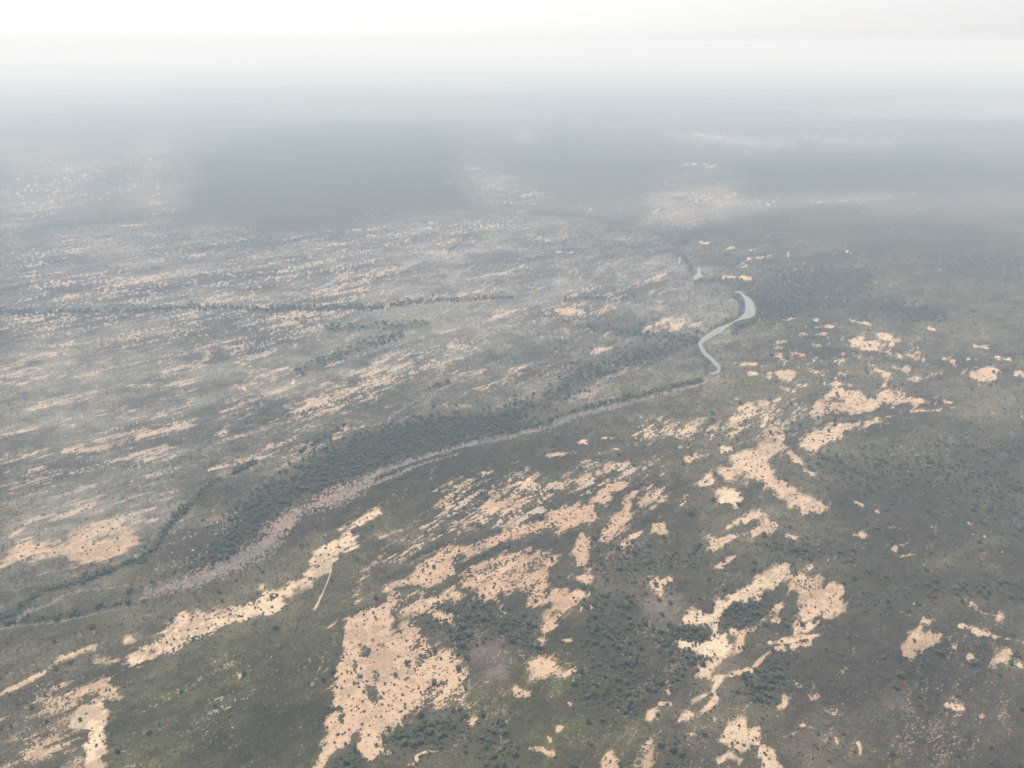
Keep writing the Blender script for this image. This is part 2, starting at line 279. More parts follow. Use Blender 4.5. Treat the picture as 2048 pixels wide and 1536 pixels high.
# tiny bright dashes: share 0..1, softness, outline
SPECKLED = [
 (.30,20,'870,990 920,960 1080,935 1200,915 1340,930 1330,985 1240,960 1130,1010 1020,1050 900,1060 790,1115 720,1190 705,1160 760,1090 860,1030'),
 (.20,30,'560,800 680,740 800,680 1000,620 1100,640 1000,740 800,800 700,850 600,860'),(.10,30,'1040,610 1260,580 1400,640 1250,720 1060,760'),
 (.07,40,'0,640 400,640 420,1000 300,1080 0,1160'),(.06,40,'400,640 1000,610 700,880 500,1080 350,1100 420,950'),
 (.22,16,'1430,870 1470,800 1680,780 1700,830 1540,880'),(.2,16,'1240,880 1290,835 1440,850 1400,890'),
 (.10,20,'0,1390 190,1290 215,1390 170,1536 0,1536'),(.10,14,'390,1300 490,1300 500,1450 400,1460 380,1400'),(.05,30,'210,1400 440,1290 680,1240 640,1536 210,1536'),
 (.10,14,'640,1235 690,1235 680,1300 640,1400 600,1520 585,1500 620,1340'),(.14,24,'1320,1360 1440,1350 1560,1300 1640,1340 1600,1536 1260,1536 1310,1420'),
 (.07,40,'1560,1300 1780,1250 2048,1240 2048,1536 1600,1536'),(.10,12,'1500,1250 1560,1230 1640,1250 1620,1290 1440,1360 1430,1350'),
 (.07,20,'1050,1310 1190,1330 1180,1370 1060,1370'),(.08,30,'1440,700 1740,660 1900,700 1880,760 1560,790'),(.05,40,'560,470 1000,440 1200,480 1300,600 1100,600 700,600 560,540'),
 (.12,10,'1265,1010 1330,960 1330,1010 1285,1030'),(.10,12,'280,1000 520,960 500,1060 400,1130 300,1140'),
]
# dense tree cover (share 0..1, softness, outline)
WOODS = [
 (1,16,'480,1020 512,998 587,955 637,918 687,893 737,873 812,855 862,838 937,825 1024,816 1080,798 1130,768 1150,745 1190,740 1110,800 1040,840 1030,862 972,872 912,885 822,912 752,932 690,960 637,980 575,1016 540,1045 500,1080'),
 (.8,10,'1130,768 1150,740 1214,725 1324,692 1394,672 1400,686 1330,710 1230,745 1160,772'),
 (.9,7,'480,1020 500,1080 470,1112 420,1135 380,1145 400,1110 440,1075'),
 (.9,10,'1440,556 1480,570 1510,570 1560,540 1700,535 1760,550 1700,600 1620,610 1560,640 1515,640 1520,610 1490,585'),
 (.8,10,'1740,620 1790,606 1880,620 1890,636 1820,640'),
 (.65,14,'1380,470 1500,430 1700,410 1860,440 2048,460 2048,550 1880,530 1740,515 1600,500 1450,480'),
 (.9,10,'330,442 372,418 385,372 412,352 408,318 446,300 462,272 520,262 560,250 800,246 1000,262 1080,300 930,300 900,330 930,400 960,420 880,432 740,445 640,461 560,463 420,440'),
 (.45,14,'1060,300 1100,290 1300,300 1340,330 1280,360 1120,350 1000,330'),
 (.85,14,'1480,330 1520,315 1700,308 1900,312 2048,330 2048,370 1850,380 1700,378 1500,385'),
 (.6,14,'0,470 100,440 180,410 240,390 280,320 230,330 160,380 260,420 380,432 300,440 120,450 80,495 0,500'),
 (.6,10,'1040,285 1110,276 1170,280 1160,290 1080,295'),(.5,10,'60,235 200,225 330,228 500,236 420,248 250,246 100,250'),(.5,12,'1000,205 1200,196 1500,205 1700,220 1500,228 1200,222'),(.5,12,'1500,180 1750,172 2048,190 2048,215 1800,205 1600,198'),(.55,12,'1700,235 1900,232 2048,240 2048,262 1850,258'),(.5,10,'300,180 600,172 800,185 600,196 400,194'),
 (.5,16,'1180,225 1300,240 1450,250 1330,262 1100,255 1080,290 1170,280'),
 (.75,10,'885,1215 930,1205 975,1200 1000,1235 1060,1240 1075,1300 1040,1290 1000,1260 950,1265 930,1300 905,1280 870,1250'),
 (.55,14,'1190,1180 1290,1190 1300,1260 1270,1300 1300,1360 1340,1360 1390,1310 1380,1350 1300,1390 1260,1440 1200,1440 1150,1380 1180,1330 1160,1290'),
 (.95,7,'1340,1255 1410,1250 1418,1275 1395,1284 1360,1280 1345,1300 1310,1285'),(.9,8,'1444,1225 1470,1206 1515,1205 1525,1230 1500,1250 1450,1252'),
 (.9,10,'1490,1380 1530,1335 1560,1300 1570,1340 1540,1400 1500,1400'),(.55,14,'1300,1295 1420,1315 1400,1335 1330,1340'),
 (.8,8,'1820,1320 1860,1300 1900,1300 1880,1335 1840,1345'),(.6,12,'770,1470 830,1440 920,1435 935,1470 880,1500 800,1490 770,1500'),
 (.7,12,'660,1530 700,1503 730,1520 740,1560 660,1560'),(.35,24,'1640,930 1800,900 2048,860 2048,1080 1860,1030 1720,1000'),
 (.4,20,'1190,1080 1400,1100 1420,1150 1360,1150 1290,1170 1190,1150'),(.5,10,'1560,1240 1600,1215 1590,1240 1575,1262'),
 (.5,16,'1500,1080 1600,1090 1700,1100 1760,1080 1780,1110 1640,1120 1560,1110'),(.5,14,'1700,1180 1800,1195 1860,1160 2048,1170 2048,1200 1900,1190 1780,1225'),
 (.45,14,'1310,1480 1360,1470 1375,1520 1330,1530'),(.4,20,'880,1440 1000,1420 1060,1520 980,1536 900,1500'),
]
WOOD_LINES = [   # trees along creeks: share, width, course
 (1,7,'512,925 467,945'),(1,8,'440,960 410,975 390,1000 370,1018 350,1038 332,1060 322,1080 300,1108 282,1123 250,1130 207,1148 150,1165 80,1185 30,1220 0,1240'),
 (1,7,'560,1004 512,1033 475,1055 455,1068 435,1093 415,1105 390,1115'),(1,7,'0,1250 45,1241 100,1238 155,1228 220,1213 256,1204 258,1185 265,1163'),
 (.9,6,'0,626 150,625 260,622 362,616 440,616 512,619 667,616 762,616 862,600 937,597 1024,594'),(.8,5,'1130,600 1174,596 1286,601'),
 (1,5,'747,960 775,959 832,956 882,944 937,931 987,923'),(.9,6,'1024,866 1060,852 1110,838 1180,814 1270,795 1311,784 1400,762'),
 (1,9,'1475,570 1500,584 1518,606 1518,634 1500,646 1470,662'),(1,7,'1470,592 1486,612 1480,628'),(1,7,'1486,638 1462,645 1440,653 1410,672 1394,684'),(.9,6,'1396,700 1415,724 1412,742'),(.8,8,'1395,562 1440,560 1475,578'),
 (.8,8,'1300,505 1340,500 1370,515 1384,545'),(.7,8,'1060,425 1160,430 1280,455 1340,475 1360,500'),
 (.9,5,'600,905 640,880 690,850'),(.8,5,'780,830 830,805 850,780 900,765'),(.8,5,'900,500 940,470 960,478 930,455'),
 (.5,10,'660,660 720,655 850,650'),(.6,9,'1150,652 1230,662 1300,672 1400,676'),(.5,12,'600,740 700,700 800,670'),
 (.6,8,'1700,1215 1760,1200 1800,1180 1850,1165'),
]
# dry river bed: (width, course)
BED = [
 '278,1198,5.04 300,1182,16.8 350,1168,21.9 400,1155,23.6 450,1135,23.6 500,1108,28.5 535,1080,33.5 560,1050,30.2 595,1023,23.6 640,1002,25.2 690,984,28.5 725,965,21.9 755,944,9.18 822,921,6.56 862,909,5.9 912,894,5.9 972,880,5.9 1024,873,5.25 1049,863,5.25 1090,856,5.9 1106,850,9.18 1130,838,11.2 1150,831,8.53 1199,819,7.87 1221,813,6.56 1264,803,5.25 1311,790,5.25 1344,783,4.59 1374,775,4.59 1404,767,3.94 1424,757,3.94 1430,750,3.94',
 '735,968,8.4 787,953,4.59 812,940,4.59 850,925,3.94 882,915,3.94 920,906,2.62','35,1240,3.94 57,1221,5.9 95,1207,5.9 140,1183,5.9 170,1177,4.59 245,1172,3.28 258,1168,2.62',
 '0,1256,5.25 60,1248,4.59 120,1242,3.28 190,1227,3.28 240,1216,3.94 280,1200,4.2',
 '762,860,3.94 775,845,3.94 782,830,3.28 807,815,3.94 847,790,3.94 887,775,3.28 935,756,2.62','1086,770,2.62 1120,760,2.62 1155,735,3.28 1165,728,2.62',
]
# brown open soil, and open strips with no sand (softness, outline)
SOIL = [(1,14,'940,1275 975,1270 1000,1280 1010,1320 1000,1350 970,1345 945,1320'),(.9,16,'1265,1190 1310,1185 1345,1200 1340,1250 1300,1255 1270,1240'),
 (.6,14,'1275,1295 1310,1300 1330,1325 1300,1325'),(.6,14,'1290,1370 1340,1365 1350,1420 1310,1400'),(.7,12,'1430,1320 1470,1315 1475,1340 1440,1345'),
 (.5,14,'840,1250 880,1245 900,1270 860,1275'),(.45,20,'1890,1020 1960,1020 1960,1070 1880,1070'),(.5,14,'1520,1000 1580,1020 1560,1038 1520,1030')]
BROWN = [(.8,40,'1560,1330 1800,1290 2048,1300 2048,1536 1440,1536'),(.7,60,'1380,1400 1560,1330 1800,1240 2048,1200 2048,1536 1280,1536'),(.35,40,'0,1380 200,1340 200,1536 0,1536'),(.5,20,'880,940 1080,920 1300,900 1330,980 1130,1010 900,1040')]
OLIVE = [(1,5,'214,1400 228,1400 300,1560 192,1570 205,1470'),(1,30,'215,1400 440,1290 690,1240 640,1536 200,1536'),(.8,40,'960,1400 1060,1290 1240,1330 1280,1536 940,1536'),(.5,40,'660,940 850,950 860,1020 720,1070'),
 (.7,10,'1810,1330 1880,1300 1900,1320 1860,1345'),(.6,16,'1490,1400 1560,1360 1550,1440 1510,1440'),(.6,20,'1690,1160 1790,1150 1820,1190 1740,1210')]
GREY = [(1,60,'0,460 560,470 870,440 1100,440 1340,500 1390,560 1480,600 1480,640 1380,680 1100,740 900,780 600,820 440,900 380,1000 300,1090 0,1150'),
 (.8,50,'420,880 700,780 1000,700 1360,690 1420,750 1260,790 1120,820 700,880 540,960 420,1000')]
CLEAR = [(1,8,'430,690 470,720 450,800 425,900 400,970 340,1070 300,1110 270,1130 330,1060 350,1000 372,900 390,840 400,760'),(1,6,'515,965 640,905 760,862 700,880 590,950'),
 (1,5,'720,1290 738,1300 740,1312 722,1310'),(1,4,'709,1322 716,1340 722,1355 712,1358 708,1345'),(1,4,'742,1335 756,1340 755,1360 745,1358'),(1,4,'732,1372 750,1375 752,1400 742,1400'),
 (1,4,'678,1415 690,1416 684,1445 678,1440'),(1,4,'700,1470 722,1458 718,1480 705,1490'),(1,3,'756,1290 770,1288 768,1298'),(1,6,'662,1560 664,1530 690,1505 715,1506 735,1525 745,1560'),
 (1,4,'701,1060 712,1052 720,1064 706,1070'),(1,5,'1225,985 1244,984 1240,1010 1228,1008'),(1,5,'1124,1068 1158,1050 1142,1098 1130,1110'),(1,5,'1630,832 1690,826 1702,840 1640,842'),
 (1,5,'786,1225 796,1228 800,1262 786,1262')]
THIN = [(.85,24,'850,1275 880,1295 915,1320 960,1350 960,1440 860,1430 830,1440 850,1370 830,1300'),(.75,10,'790,1180 850,1180 850,1222 790,1225'),(.6,8,'300,1290 320,1300 310,1315 295,1310')]

WATER_MAIN = '1469,583,2 1481,584,3 1490,594,6 1497,602,14 1501,614,18 1499,626,22 1492,632,12 1480,637,4 1466,645,2.5 1457,650,5 1449,654,9 1436,661,12 1419,671,11 1404,681,9 1400,689,8 1409,706,7.5 1424,719,7.5 1437,732,8 1438,742,7 1428,747,5 1420,746,4'
POOLS = ['1395,536 1401,536 1402,549 1408,553 1399,555 1393,559 1386,558 1388,551 1394,548','1357,514 1361,515 1361,521 1358,530 1355,529 1358,521',
         '1181,416 1185,417 1181,420 1172,430 1170,430 1175,425','1317,416 1320,417 1312,424 1306,430 1304,430 1310,422']
PATHS = [('1560,1135,2.04 1536,1162,2.04 1510,1178,2.04 1484,1193,2.04 1455,1206,2.04 1440,1219,2.38 1426,1229,2.04 1417,1240,2.04 1418,1250,2.04 1428,1260,2.38 1434,1272,2.72 1433,1290,2.72'),
         ('629,1219,1.77 640,1198,1.77 647,1182,1.77 655,1163,1.63 660,1150,1.63 662,1136,1.5')]
FAR_PALE = [(.75,30,'0,290 120,282 240,300 300,275 350,262 330,310 285,345 345,380 300,440 180,452 60,440 0,470'),(.9,10,'870,268 1060,262 1085,290 960,297 900,290'),(.9,10,'930,335 1010,338 1090,365 1110,410 970,408 935,370'),
 (1,12,'1290,400 1330,365 1420,350 1560,376 1610,402 1480,432 1350,465 1290,450'),(.9,10,'1330,268 1450,262 1600,262 1820,272 1780,292 1500,302 1380,290'),(.7,12,'1560,385 1740,380 1930,390 1940,420 1700,412 1600,405'),
 (.6,14,'500,215 800,205 1050,215 1100,232 800,240 560,244'),(.6,14,'1150,240 1400,232 1560,245 1400,255 1200,255'),(.5,14,'0,200 250,190 420,205 250,222 0,225')]
DRAINS = [(1,9,'680,1250 672,1310 655,1365 645,1420 630,1490 618,1536'),(1,7,'560,758 640,732 700,708 790,684'),(1,7,'200,748 330,716 400,690'),(1,8,'0,842 150,815 350,792'),(1,7,'300,852 420,822 520,790'),
 (1,7,'0,805 110,788 230,765'),(1,8,'60,890 170,868 330,845'),(1,7,'100,935 260,932 370,928'),(1,7,'20,1000 120,960 230,940'),(1,9,'80,1055 150,1040 260,1020 320,1010'),(1,7,'0,700 180,695 300,680'),
 (1,6,'640,745 760,705 900,665 1010,640'),(1,6,'520,850 640,815 760,775'),(1,6,'700,680 820,650 960,625'),(1,7,'820,1120 900,1085 1000,1062'),(1,9,'860,1185 940,1150 1060,1105 1110,1080'),
 (1,6,'760,1120 830,1085 900,1060'),(1,6,'900,1000 1000,955 1090,925'),(1,6,'1040,660 1150,640 1260,625'),(1,6,'400,560 600,545 800,530'),(1,6,'100,585 350,575 560,580')]

# ------------------------------------------------------------------ the ground as one graded sheet
def pts(s):
    return np.array([[float(v) for v in p.split(',')] for p in s.split()])

inner = np.arange(-80, 2130, 1.9)
grow = 3.0 * (1.16 ** np.arange(1, 40)).cumsum()
grow = grow[grow < 5200]
colpx = np.concatenate([(-80 - grow)[::-1], inner, inner[-1] + grow])
far = HORIZON + F / CP * np.array([0.0084, 0.0092, 0.0101]) * 1.0
rows = np.concatenate([np.arange(104.0, 700, 2.5), np.arange(700, 1600, 1.9)])
rows = np.concatenate([rows, 1600 + 4 * (1.12 ** np.arange(1, 40)).cumsum()])
rows = rows[rows < 3300]
NC, NR = len(colpx), len(rows)
_, ROWY = ground_at(1024.0, rows)
DEP = ROWY * CP + H * SP
X = ((colpx[None, :] - 1024.0) / F * DEP[:, None]).astype(np.float64)
Y = np.repeat(ROWY[:, None], NC, 1)

def box_slice(x0, x1, y0, y1):
    c0 = max(0, np.searchsorted(colpx, x0)); c1 = min(NC, np.searchsorted(colpx, x1) + 1)
    r0 = max(0, np.searchsorted(rows, y0)); r1 = min(NR, np.searchsorted(rows, y1) + 1)
    return r0, r1, c0, c1

def seg_dist(px, py, a, b):
    d = b - a
    L = float(d @ d) + 1e-9
    t = np.clip(((px - a[0]) * d[0] + (py - a[1]) * d[1]) / L, 0, 1)
    return np.hypot(px - a[0] - t * d[0], (py - a[1] - t * d[1])), t

def poly_field(P, soft, wob=None, halo=0.0):
    """0..1 inside an outline, blurred over its edge; returns slice and values"""
    m = soft * 2 + 30
    r0, r1, c0, c1 = box_slice(P[:, 0].min() - m, P[:, 0].max() + m, P[:, 1].min() - m, P[:, 1].max() + m)
    if r1 <= r0 or c1 <= c0: return None
    px = colpx[None, c0:c1].repeat(r1 - r0, 0); py = rows[r0:r1, None].repeat(c1 - c0, 1)
    inside = np.zeros(px.shape, bool); dist = np.full(px.shape, 1e9)
    n = len(P)
    for i in range(n):
        a, b = P[i], P[(i + 1) % n]
        dist = np.minimum(dist, seg_dist(px, py, a, b)[0])
        if a[1] != b[1]:
            cr = (a[1] > py) != (b[1] > py)
            xi = (b[0] - a[0]) * (py - a[1]) / (b[1] - a[1]) + a[0]
            inside ^= cr & (px < xi)
    sd_ = np.where(inside, dist, -dist)
    q = np.roll(P, -1, 0)
    reach = 0.22 * math.sqrt(abs(float((P[:, 0] * q[:, 1] - q[:, 0] * P[:, 1]).sum())) / 2)
    if wob is not None: sd_ = sd_ + wob[r0:r1, c0:c1] * min(soft * 1.3 + 10, max(4, reach))
    v = smooth(0.5 + sd_ / (2.8 * soft + 5))
    if halo: v = np.maximum(v, halo * smooth(0.5 + (sd_ + min(9, reach)) / min(30, 8 + reach)))
    return (r0, r1, c0, c1), v

def line_field(P, w, wob=None):
    W = P[:, 2] if P.shape[1] > 2 else np.full(len(P), w)
    m = W.max() + 10
    r0, r1, c0, c1 = box_slice(P[:, 0].min() - m, P[:, 0].max() + m, P[:, 1].min() - m, P[:, 1].max() + m)
    if r1 <= r0 or c1 <= c0: return None
    px = colpx[None, c0:c1].repeat(r1 - r0, 0); py = rows[r0:r1, None].repeat(c1 - c0, 1)
    best = np.full(px.shape, -1e9)
    for i in range(len(P) - 1):
        d, t = seg_dist(px, py, P[i, :2], P[i + 1, :2])
        w_ = W[i] + (W[i + 1] - W[i]) * t
        v = 0.5 * w_ - d
        if wob is not None: v = v + wob[r0:r1, c0:c1] * (w_ * 0.75 + 1)
        best = np.maximum(best, v / (0.32 * w_ + 1.2))
    return (r0, r1, c0, c1), smooth(0.5 + 0.5 * best)

Xf, Yf = X, Y
n_blot = equal(fbm(Xf, Yf, (70, 32, 14, 6, 3), 11, 0.95))
n_strA = fbm(Xf, Yf, (34, 15, 7, 3.5), 21, 1.0, math.radians(42), 4.0)
n_strB = fbm(Xf, Yf, (34, 15, 7, 3.5), 61, 1.0, math.radians(54), 4.0)
kmix = smooth((Xf / (Yf + 300) + 0.42) / 0.3)
n_str = equal(n_strA * (1 - kmix) + n_strB * kmix)
fine = rng.random(X.shape).astype(np.float32)
raw = equal(fine + np.roll(fine, 1, 1) * 0.45)
fine = fine + np.roll(fine, 1, 1) * 0.8 + np.roll(fine, 1, 0) * 0.35
n_fine = equal(fine)
wfar = smooth((560 - rows[:, None]) / 160)
wob = (fbm(Xf, Yf, (60, 25, 11, 5), 3, 0.9) - 0.5) * 2.2 * (1 - wfar) + (fbm(Xf, Yf, (900, 400, 170, 70), 5, 0.85) - 0.5) * 3.0 * wfar + (n_fine - 0.5) * 1.2
big = equal(fbm(Xf, Yf, (900, 400, 170, 70), 91, 0.7))
mid = equal(fbm(Xf, Yf, (120, 50, 22, 10), 101, 0.8, math.radians(35), 2.0))
# far away the plain shows long pale and dark bands
bands = equal(fbm(Xf, Yf, (2600, 1200, 600), 121, 0.7, math.radians(12), 3.0))

def paint(shapes, strips=False, use_wob=True):
    out = np.zeros(X.shape, np.float32)
    for c, s, p in shapes:
        r = line_field(pts(p), s, wob if use_wob else None) if strips else poly_field(pts(p), s, wob if use_wob else None)
        if r is None: continue
        (r0, r1, c0, c1), v = r
        out[r0:r1, c0:c1] = np.maximum(out[r0:r1, c0:c1], c * v)
    return out

cover = np.zeros(X.shape, np.float32)
tone = np.full(X.shape, 0.5, np.float32)
solid = np.zeros(X.shape, np.float32)          # 1 where the sand has a hard, solid outline
for kind, shapes in (('p', SAND_AREAS), ('l', SAND_STRIPS)):
    for c, tn, s, p in shapes:
        P = pts(p)
        r = poly_field(P, s, wob, 0.44 if c > 0.4 else 0) if kind == 'p' else line_field(P, s, wob)
        if r is None: continue
        (r0, r1, c0, c1), v = r
        cv = cover[r0:r1, c0:c1]
        nv = (min(c, 0.87 + 0.12 * (tn > 0.8)) if kind == 'p' else min(1, c * (1.08 if P[:, 0].mean() > 1100 else 0.95))) * v
        if P[:, 1].mean() < 520: nv = nv * (0.8 + 0.2 * smooth((P[:, 1].mean() - 380) / 140))
        win = nv > cv
        tone[r0:r1, c0:c1] = np.where(win & (v > 0.03), tn, tone[r0:r1, c0:c1])
        cover[r0:r1, c0:c1] = np.maximum(cv, nv)
speck = paint(SPECKLED)
woods = np.maximum(paint(WOODS), paint(WOOD_LINES, True))
soil = paint(SOIL); brown = paint(BROWN); olive = paint(OLIVE); grey = paint(GREY)
clear = paint(CLEAR, use_wob=False)
thin = paint(THIN)
drain = paint(DRAINS, True)
clear = np.maximum(clear, drain * 0.85)
bed = np.zeros(X.shape, np.float32)
for p in BED:
    r = line_field(pts(p), 0, wob * 0.5)
    if r is None: continue
    (r0, r1, c0, c1), v = r
    bed[r0:r1, c0:c1] = np.maximum(bed[r0:r1, c0:c1], v)

PY = np.repeat(rows[:, None], NC, 1).astype(np.float32)
PXs = np.repeat(colpx[None, :], NR, 0).astype(np.float32)
# thin sandy streaks all over the grey flood plain on the left
base = 0.21 * grey * smooth((1180 - PY) / 80) * (0.4 + 1.2 * (1 - big))
base = np.maximum(base, 0.06 * brown * (0.3 + 1.2 * big))
far_k = smooth((470 - PY) / 150)
base = np.maximum(base, 0.10 * far_k * smooth((bands - 0.35) / 0.4))
# beyond the frame the same kind of country goes on
off = smooth((np.maximum(-PXs, PXs - 2048) - 10) / 120) + smooth((PY - 1545) / 60)
base = np.maximum(base, off * 0.5 * smooth((big - 0.45) / 0.4))
cover = np.maximum(cover, base) * (1 - 0.97 * clear)
cover = np.where(thin > 0, cover * (1 - thin * 0.58), cover)
cover *= 1 - 0.9 * np.minimum(1, woods) * (cover < 0.7)
wstr = np.clip(1.15 - cover, 0, 1)[...]
streaky = smooth((0.9 - cover) / 0.25)
n_mix = n_blot * (1 - streaky) + n_str * streaky
n_cov = n_mix * (0.42 + 0.08 * streaky) + n_fine * 0.30 + raw * 0.24
n_cov = equal(n_cov)
sandv = cover * 1.06 - n_cov - 0.03
n_thin = equal(fbm(Xf, Yf, (7, 3.5), 321, 1.0, math.radians(48), 5.0) * kmix + fbm(Xf, Yf, (7, 3.5), 331, 1.0, math.radians(36), 5.0) * (1 - kmix))
lowr = smooth((PXs - 1200) / 100) * smooth((PY - 1080) / 60)
dens = speck * (0.45 + 0.25 * lowr + 2.3 * (1 - lowr) * smooth((0.36 - n_thin) / 0.2)) * (0.3 + 1.4 * n_blot)
spk_on = smooth((dens - raw + 0.06) / 0.16) * (dens > 0.004) * (1 - clear) * (woods < 0.5)
spk_only = (spk_on > 0.1) & (sandv < 0.0)
sandv = np.where(spk_only, -0.10 + 0.155 * spk_on, sandv)
tone = np.where(spk_only, 0.95, tone)
sandv = np.where(bed > 0.05, np.minimum(sandv, 0.5 - bed * 3), sandv)

def mixc(a, b, k):
    return a * (1 - k[..., None]) + np.asarray(b, np.float32) * k[..., None]
veg = np.empty(X.shape + (3,), np.float32)
veg[:] = (0.069, 0.058, 0.032)
veg = mixc(veg, (0.108, 0.100, 0.080), np.clip(grey, 0, 1))
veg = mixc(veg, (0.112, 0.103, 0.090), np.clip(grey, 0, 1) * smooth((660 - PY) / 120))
veg = mixc(veg, (0.065, 0.063, 0.022), np.clip(olive, 0, 1) * 0.9)
veg = mixc(veg, (0.052, 0.041, 0.029), np.clip(brown, 0, 1) * 0.75)
veg = mixc(veg, (0.115, 0.090, 0.076), np.clip(soil, 0, 1))
veg *= (0.56 + 0.84 * mid)[..., None] * (0.74 + 0.5 * n_blot)[..., None] * (0.88 + 0.24 * big)[..., None] * (0.72 + 0.56 * n_fine)[..., None]
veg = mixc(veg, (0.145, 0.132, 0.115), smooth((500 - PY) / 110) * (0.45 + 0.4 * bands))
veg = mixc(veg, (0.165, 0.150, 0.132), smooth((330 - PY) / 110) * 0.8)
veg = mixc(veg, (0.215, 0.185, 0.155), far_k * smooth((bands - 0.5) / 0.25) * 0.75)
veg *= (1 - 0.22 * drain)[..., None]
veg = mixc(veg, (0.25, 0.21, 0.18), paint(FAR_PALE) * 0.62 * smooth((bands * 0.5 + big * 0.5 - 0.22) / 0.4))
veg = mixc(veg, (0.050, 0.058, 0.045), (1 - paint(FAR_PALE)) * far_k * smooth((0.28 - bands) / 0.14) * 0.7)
veg = mixc(veg, (0.038, 0.038, 0.023), np.clip(woods, 0, 1) * 0.9)
bedc = np.empty_like(veg); bedc[:] = (0.180, 0.145, 0.122)
bedc = mixc(bedc, (0.235, 0.172, 0.135), smooth((n_blot - 0.45) / 0.35))
bedc = mixc(bedc, (0.13, 0.12, 0.10), smooth((n_str - 0.62) / 0.25))
bedk = smooth((bed - 0.32 + (n_cov - 0.5) * 0.9) / 0.45)
bedc *= (0.8 + 0.4 * n_fine)[..., None]
veg = veg * (1 - bedk[..., None]) + bedc * bedk[..., None]
sand = np.empty_like(veg); sand[:] = (0.395, 0.258, 0.168)
sand = mixc(sand, (0.555, 0.43, 0.305), np.clip(tone, 0, 1) * 0.95)
sand = mixc(sand, (0.49, 0.375, 0.265), smooth((mid - 0.45) / 0.4) * 0.45)
sand = mixc(sand, (0.31, 0.225, 0.155), smooth((0.42 - n_blot) / 0.3) * 0.5)
sand = mixc(sand, (0.325, 0.268, 0.220), np.clip(grey, 0, 1) * 0.7 * smooth((0.75 - cover) / 0.2))
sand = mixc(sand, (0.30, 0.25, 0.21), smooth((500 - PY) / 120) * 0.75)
sand *= (0.84 + 0.28 * n_blot)[..., None] * (0.85 + 0.30 * n_fine)[..., None]
sand = np.where(spk_only[..., None], np.array((0.50, 0.42, 0.335), np.float32), sand)

Z = (-1.6 * smooth((bed - 0.25) / 0.6) - 0.0).astype(np.float32)
Z += 0.9 * (fbm(Xf, Yf, (140, 60), 201) - 0.5) * smooth((4000 - Y) / 2000) * (1 - smooth(bed * 2))

# water lies in a shallow hollow: lower the ground round it
r = line_field(pts(WATER_MAIN), 0)
wet = np.zeros(X.shape, np.float32)
(r0, r1, c0, c1), v = r
wet[r0:r1, c0:c1] = v
for p in POOLS:
    (r0, r1, c0, c1), v = poly_field(pts(p), 3)
    wet[r0:r1, c0:c1] = np.maximum(wet[r0:r1, c0:c1], v)
for p in PATHS:
    Q = pts(p); Q[:, 2] += 12
    (r0, r1, c0, c1), v = line_field(Q, 0)
    k = smooth(v * 3)
    Z[r0:r1, c0:c1] *= 1 - k
Z = Z * (1 - smooth(wet * 3)) - 0.8 * smooth((wet - 0.1) / 0.3)
sandv = np.where(wet > 0.1, -0.5, sandv)

def attr(me, name, typ, arr):
    a = me.attributes.new(name, typ, 'POINT')
    a.data.foreach_set('vector' if typ == 'FLOAT_VECTOR' else 'value', np.ascontiguousarray(arr, np.float32).ravel())

def N(nt, typ, **kw):
    n = nt.nodes.new(typ)
    for k, v in kw.items():
        if k.startswith('i_'): n.inputs[k[2:]].default_value = v
        else: setattr(n, k, v)
    return n

def new_mat(name):
    m = bpy.data.materials.new(name); m.use_nodes = True
    nt = m.node_tree; b = nt.nodes['Principled BSDF']
    return m, nt, b

def math_node(nt, op, a, b=None, clamp=False):
    n = nt.nodes.new('ShaderNodeMath'); n.operation = op; n.use_clamp = clamp
    for i, v in enumerate((a, b)):
        if v is None: continue
        if isinstance(v, (int, float)): n.inputs[i].default_value = v
        else: nt.links.new(v, n.inputs[i])
    return n.outputs[0]

def mix_color(nt, fac, a, b, mode='MIX'):
    n = nt.nodes.new('ShaderNodeMix'); n.data_type = 'RGBA'; n.blend_type = mode
    for s, v in ((n.inputs['Factor'], fac), (n.inputs[6], a), (n.inputs[7], b)):
        if isinstance(v, (int, float)): s.default_value = v
        elif isinstance(v, tuple): s.default_value = v
        else: nt.links.new(v, s)
    return n.outputs[2]

mat_ground, nt, bs = new_mat('plain_ground')
geo = N(nt, 'ShaderNodeNewGeometry')
a_s = N(nt, 'ShaderNodeAttribute', attribute_name='sand_margin')
a_v = N(nt, 'ShaderNodeAttribute', attribute_name='plant_color')
a_c = N(nt, 'ShaderNodeAttribute', attribute_name='sand_color')
t1 = N(nt, 'ShaderNodeTexNoise'); t1.inputs['Scale'].default_value = 0.22; t1.inputs['Detail'].default_value = 4; t1.inputs['Roughness'].default_value = 0.65
t2 = N(nt, 'ShaderNodeTexNoise'); t2.inputs['Scale'].default_value = 0.75; t2.inputs['Detail'].default_value = 3
nt.links.new(geo.outputs['Position'], t1.inputs['Vector']); nt.links.new(geo.outputs['Position'], t2.inputs['Vector'])
w = math_node(nt, 'MULTIPLY', math_node(nt, 'SUBTRACT', t1.outputs['Fac'], 0.5), 0.34)
v = math_node(nt, 'ADD', a_s.outputs['Fac'], w)
w2 = math_node(nt, 'MULTIPLY', math_node(nt, 'SUBTRACT', t2.outputs['Fac'], 0.5), 0.3)
v = math_node(nt, 'ADD', v, w2)
mk = math_node(nt, 'MULTIPLY_ADD', v, 3.3); mk.node.inputs[2].default_value = 0.5; mk.node.use_clamp = True
gr = math_node(nt, 'MULTIPLY_ADD', t2.outputs['Fac'], 1.1); gr.node.inputs[2].default_value = 0.45
gs = math_node(nt, 'MULTIPLY_ADD', t2.outputs['Fac'], 0.3); gs.node.inputs[2].default_value = 0.85
cv = N(nt, 'ShaderNodeVectorMath', operation='SCALE'); nt.links.new(a_v.outputs['Color'], cv.inputs[0]); nt.links.new(gr, cv.inputs['Scale'])
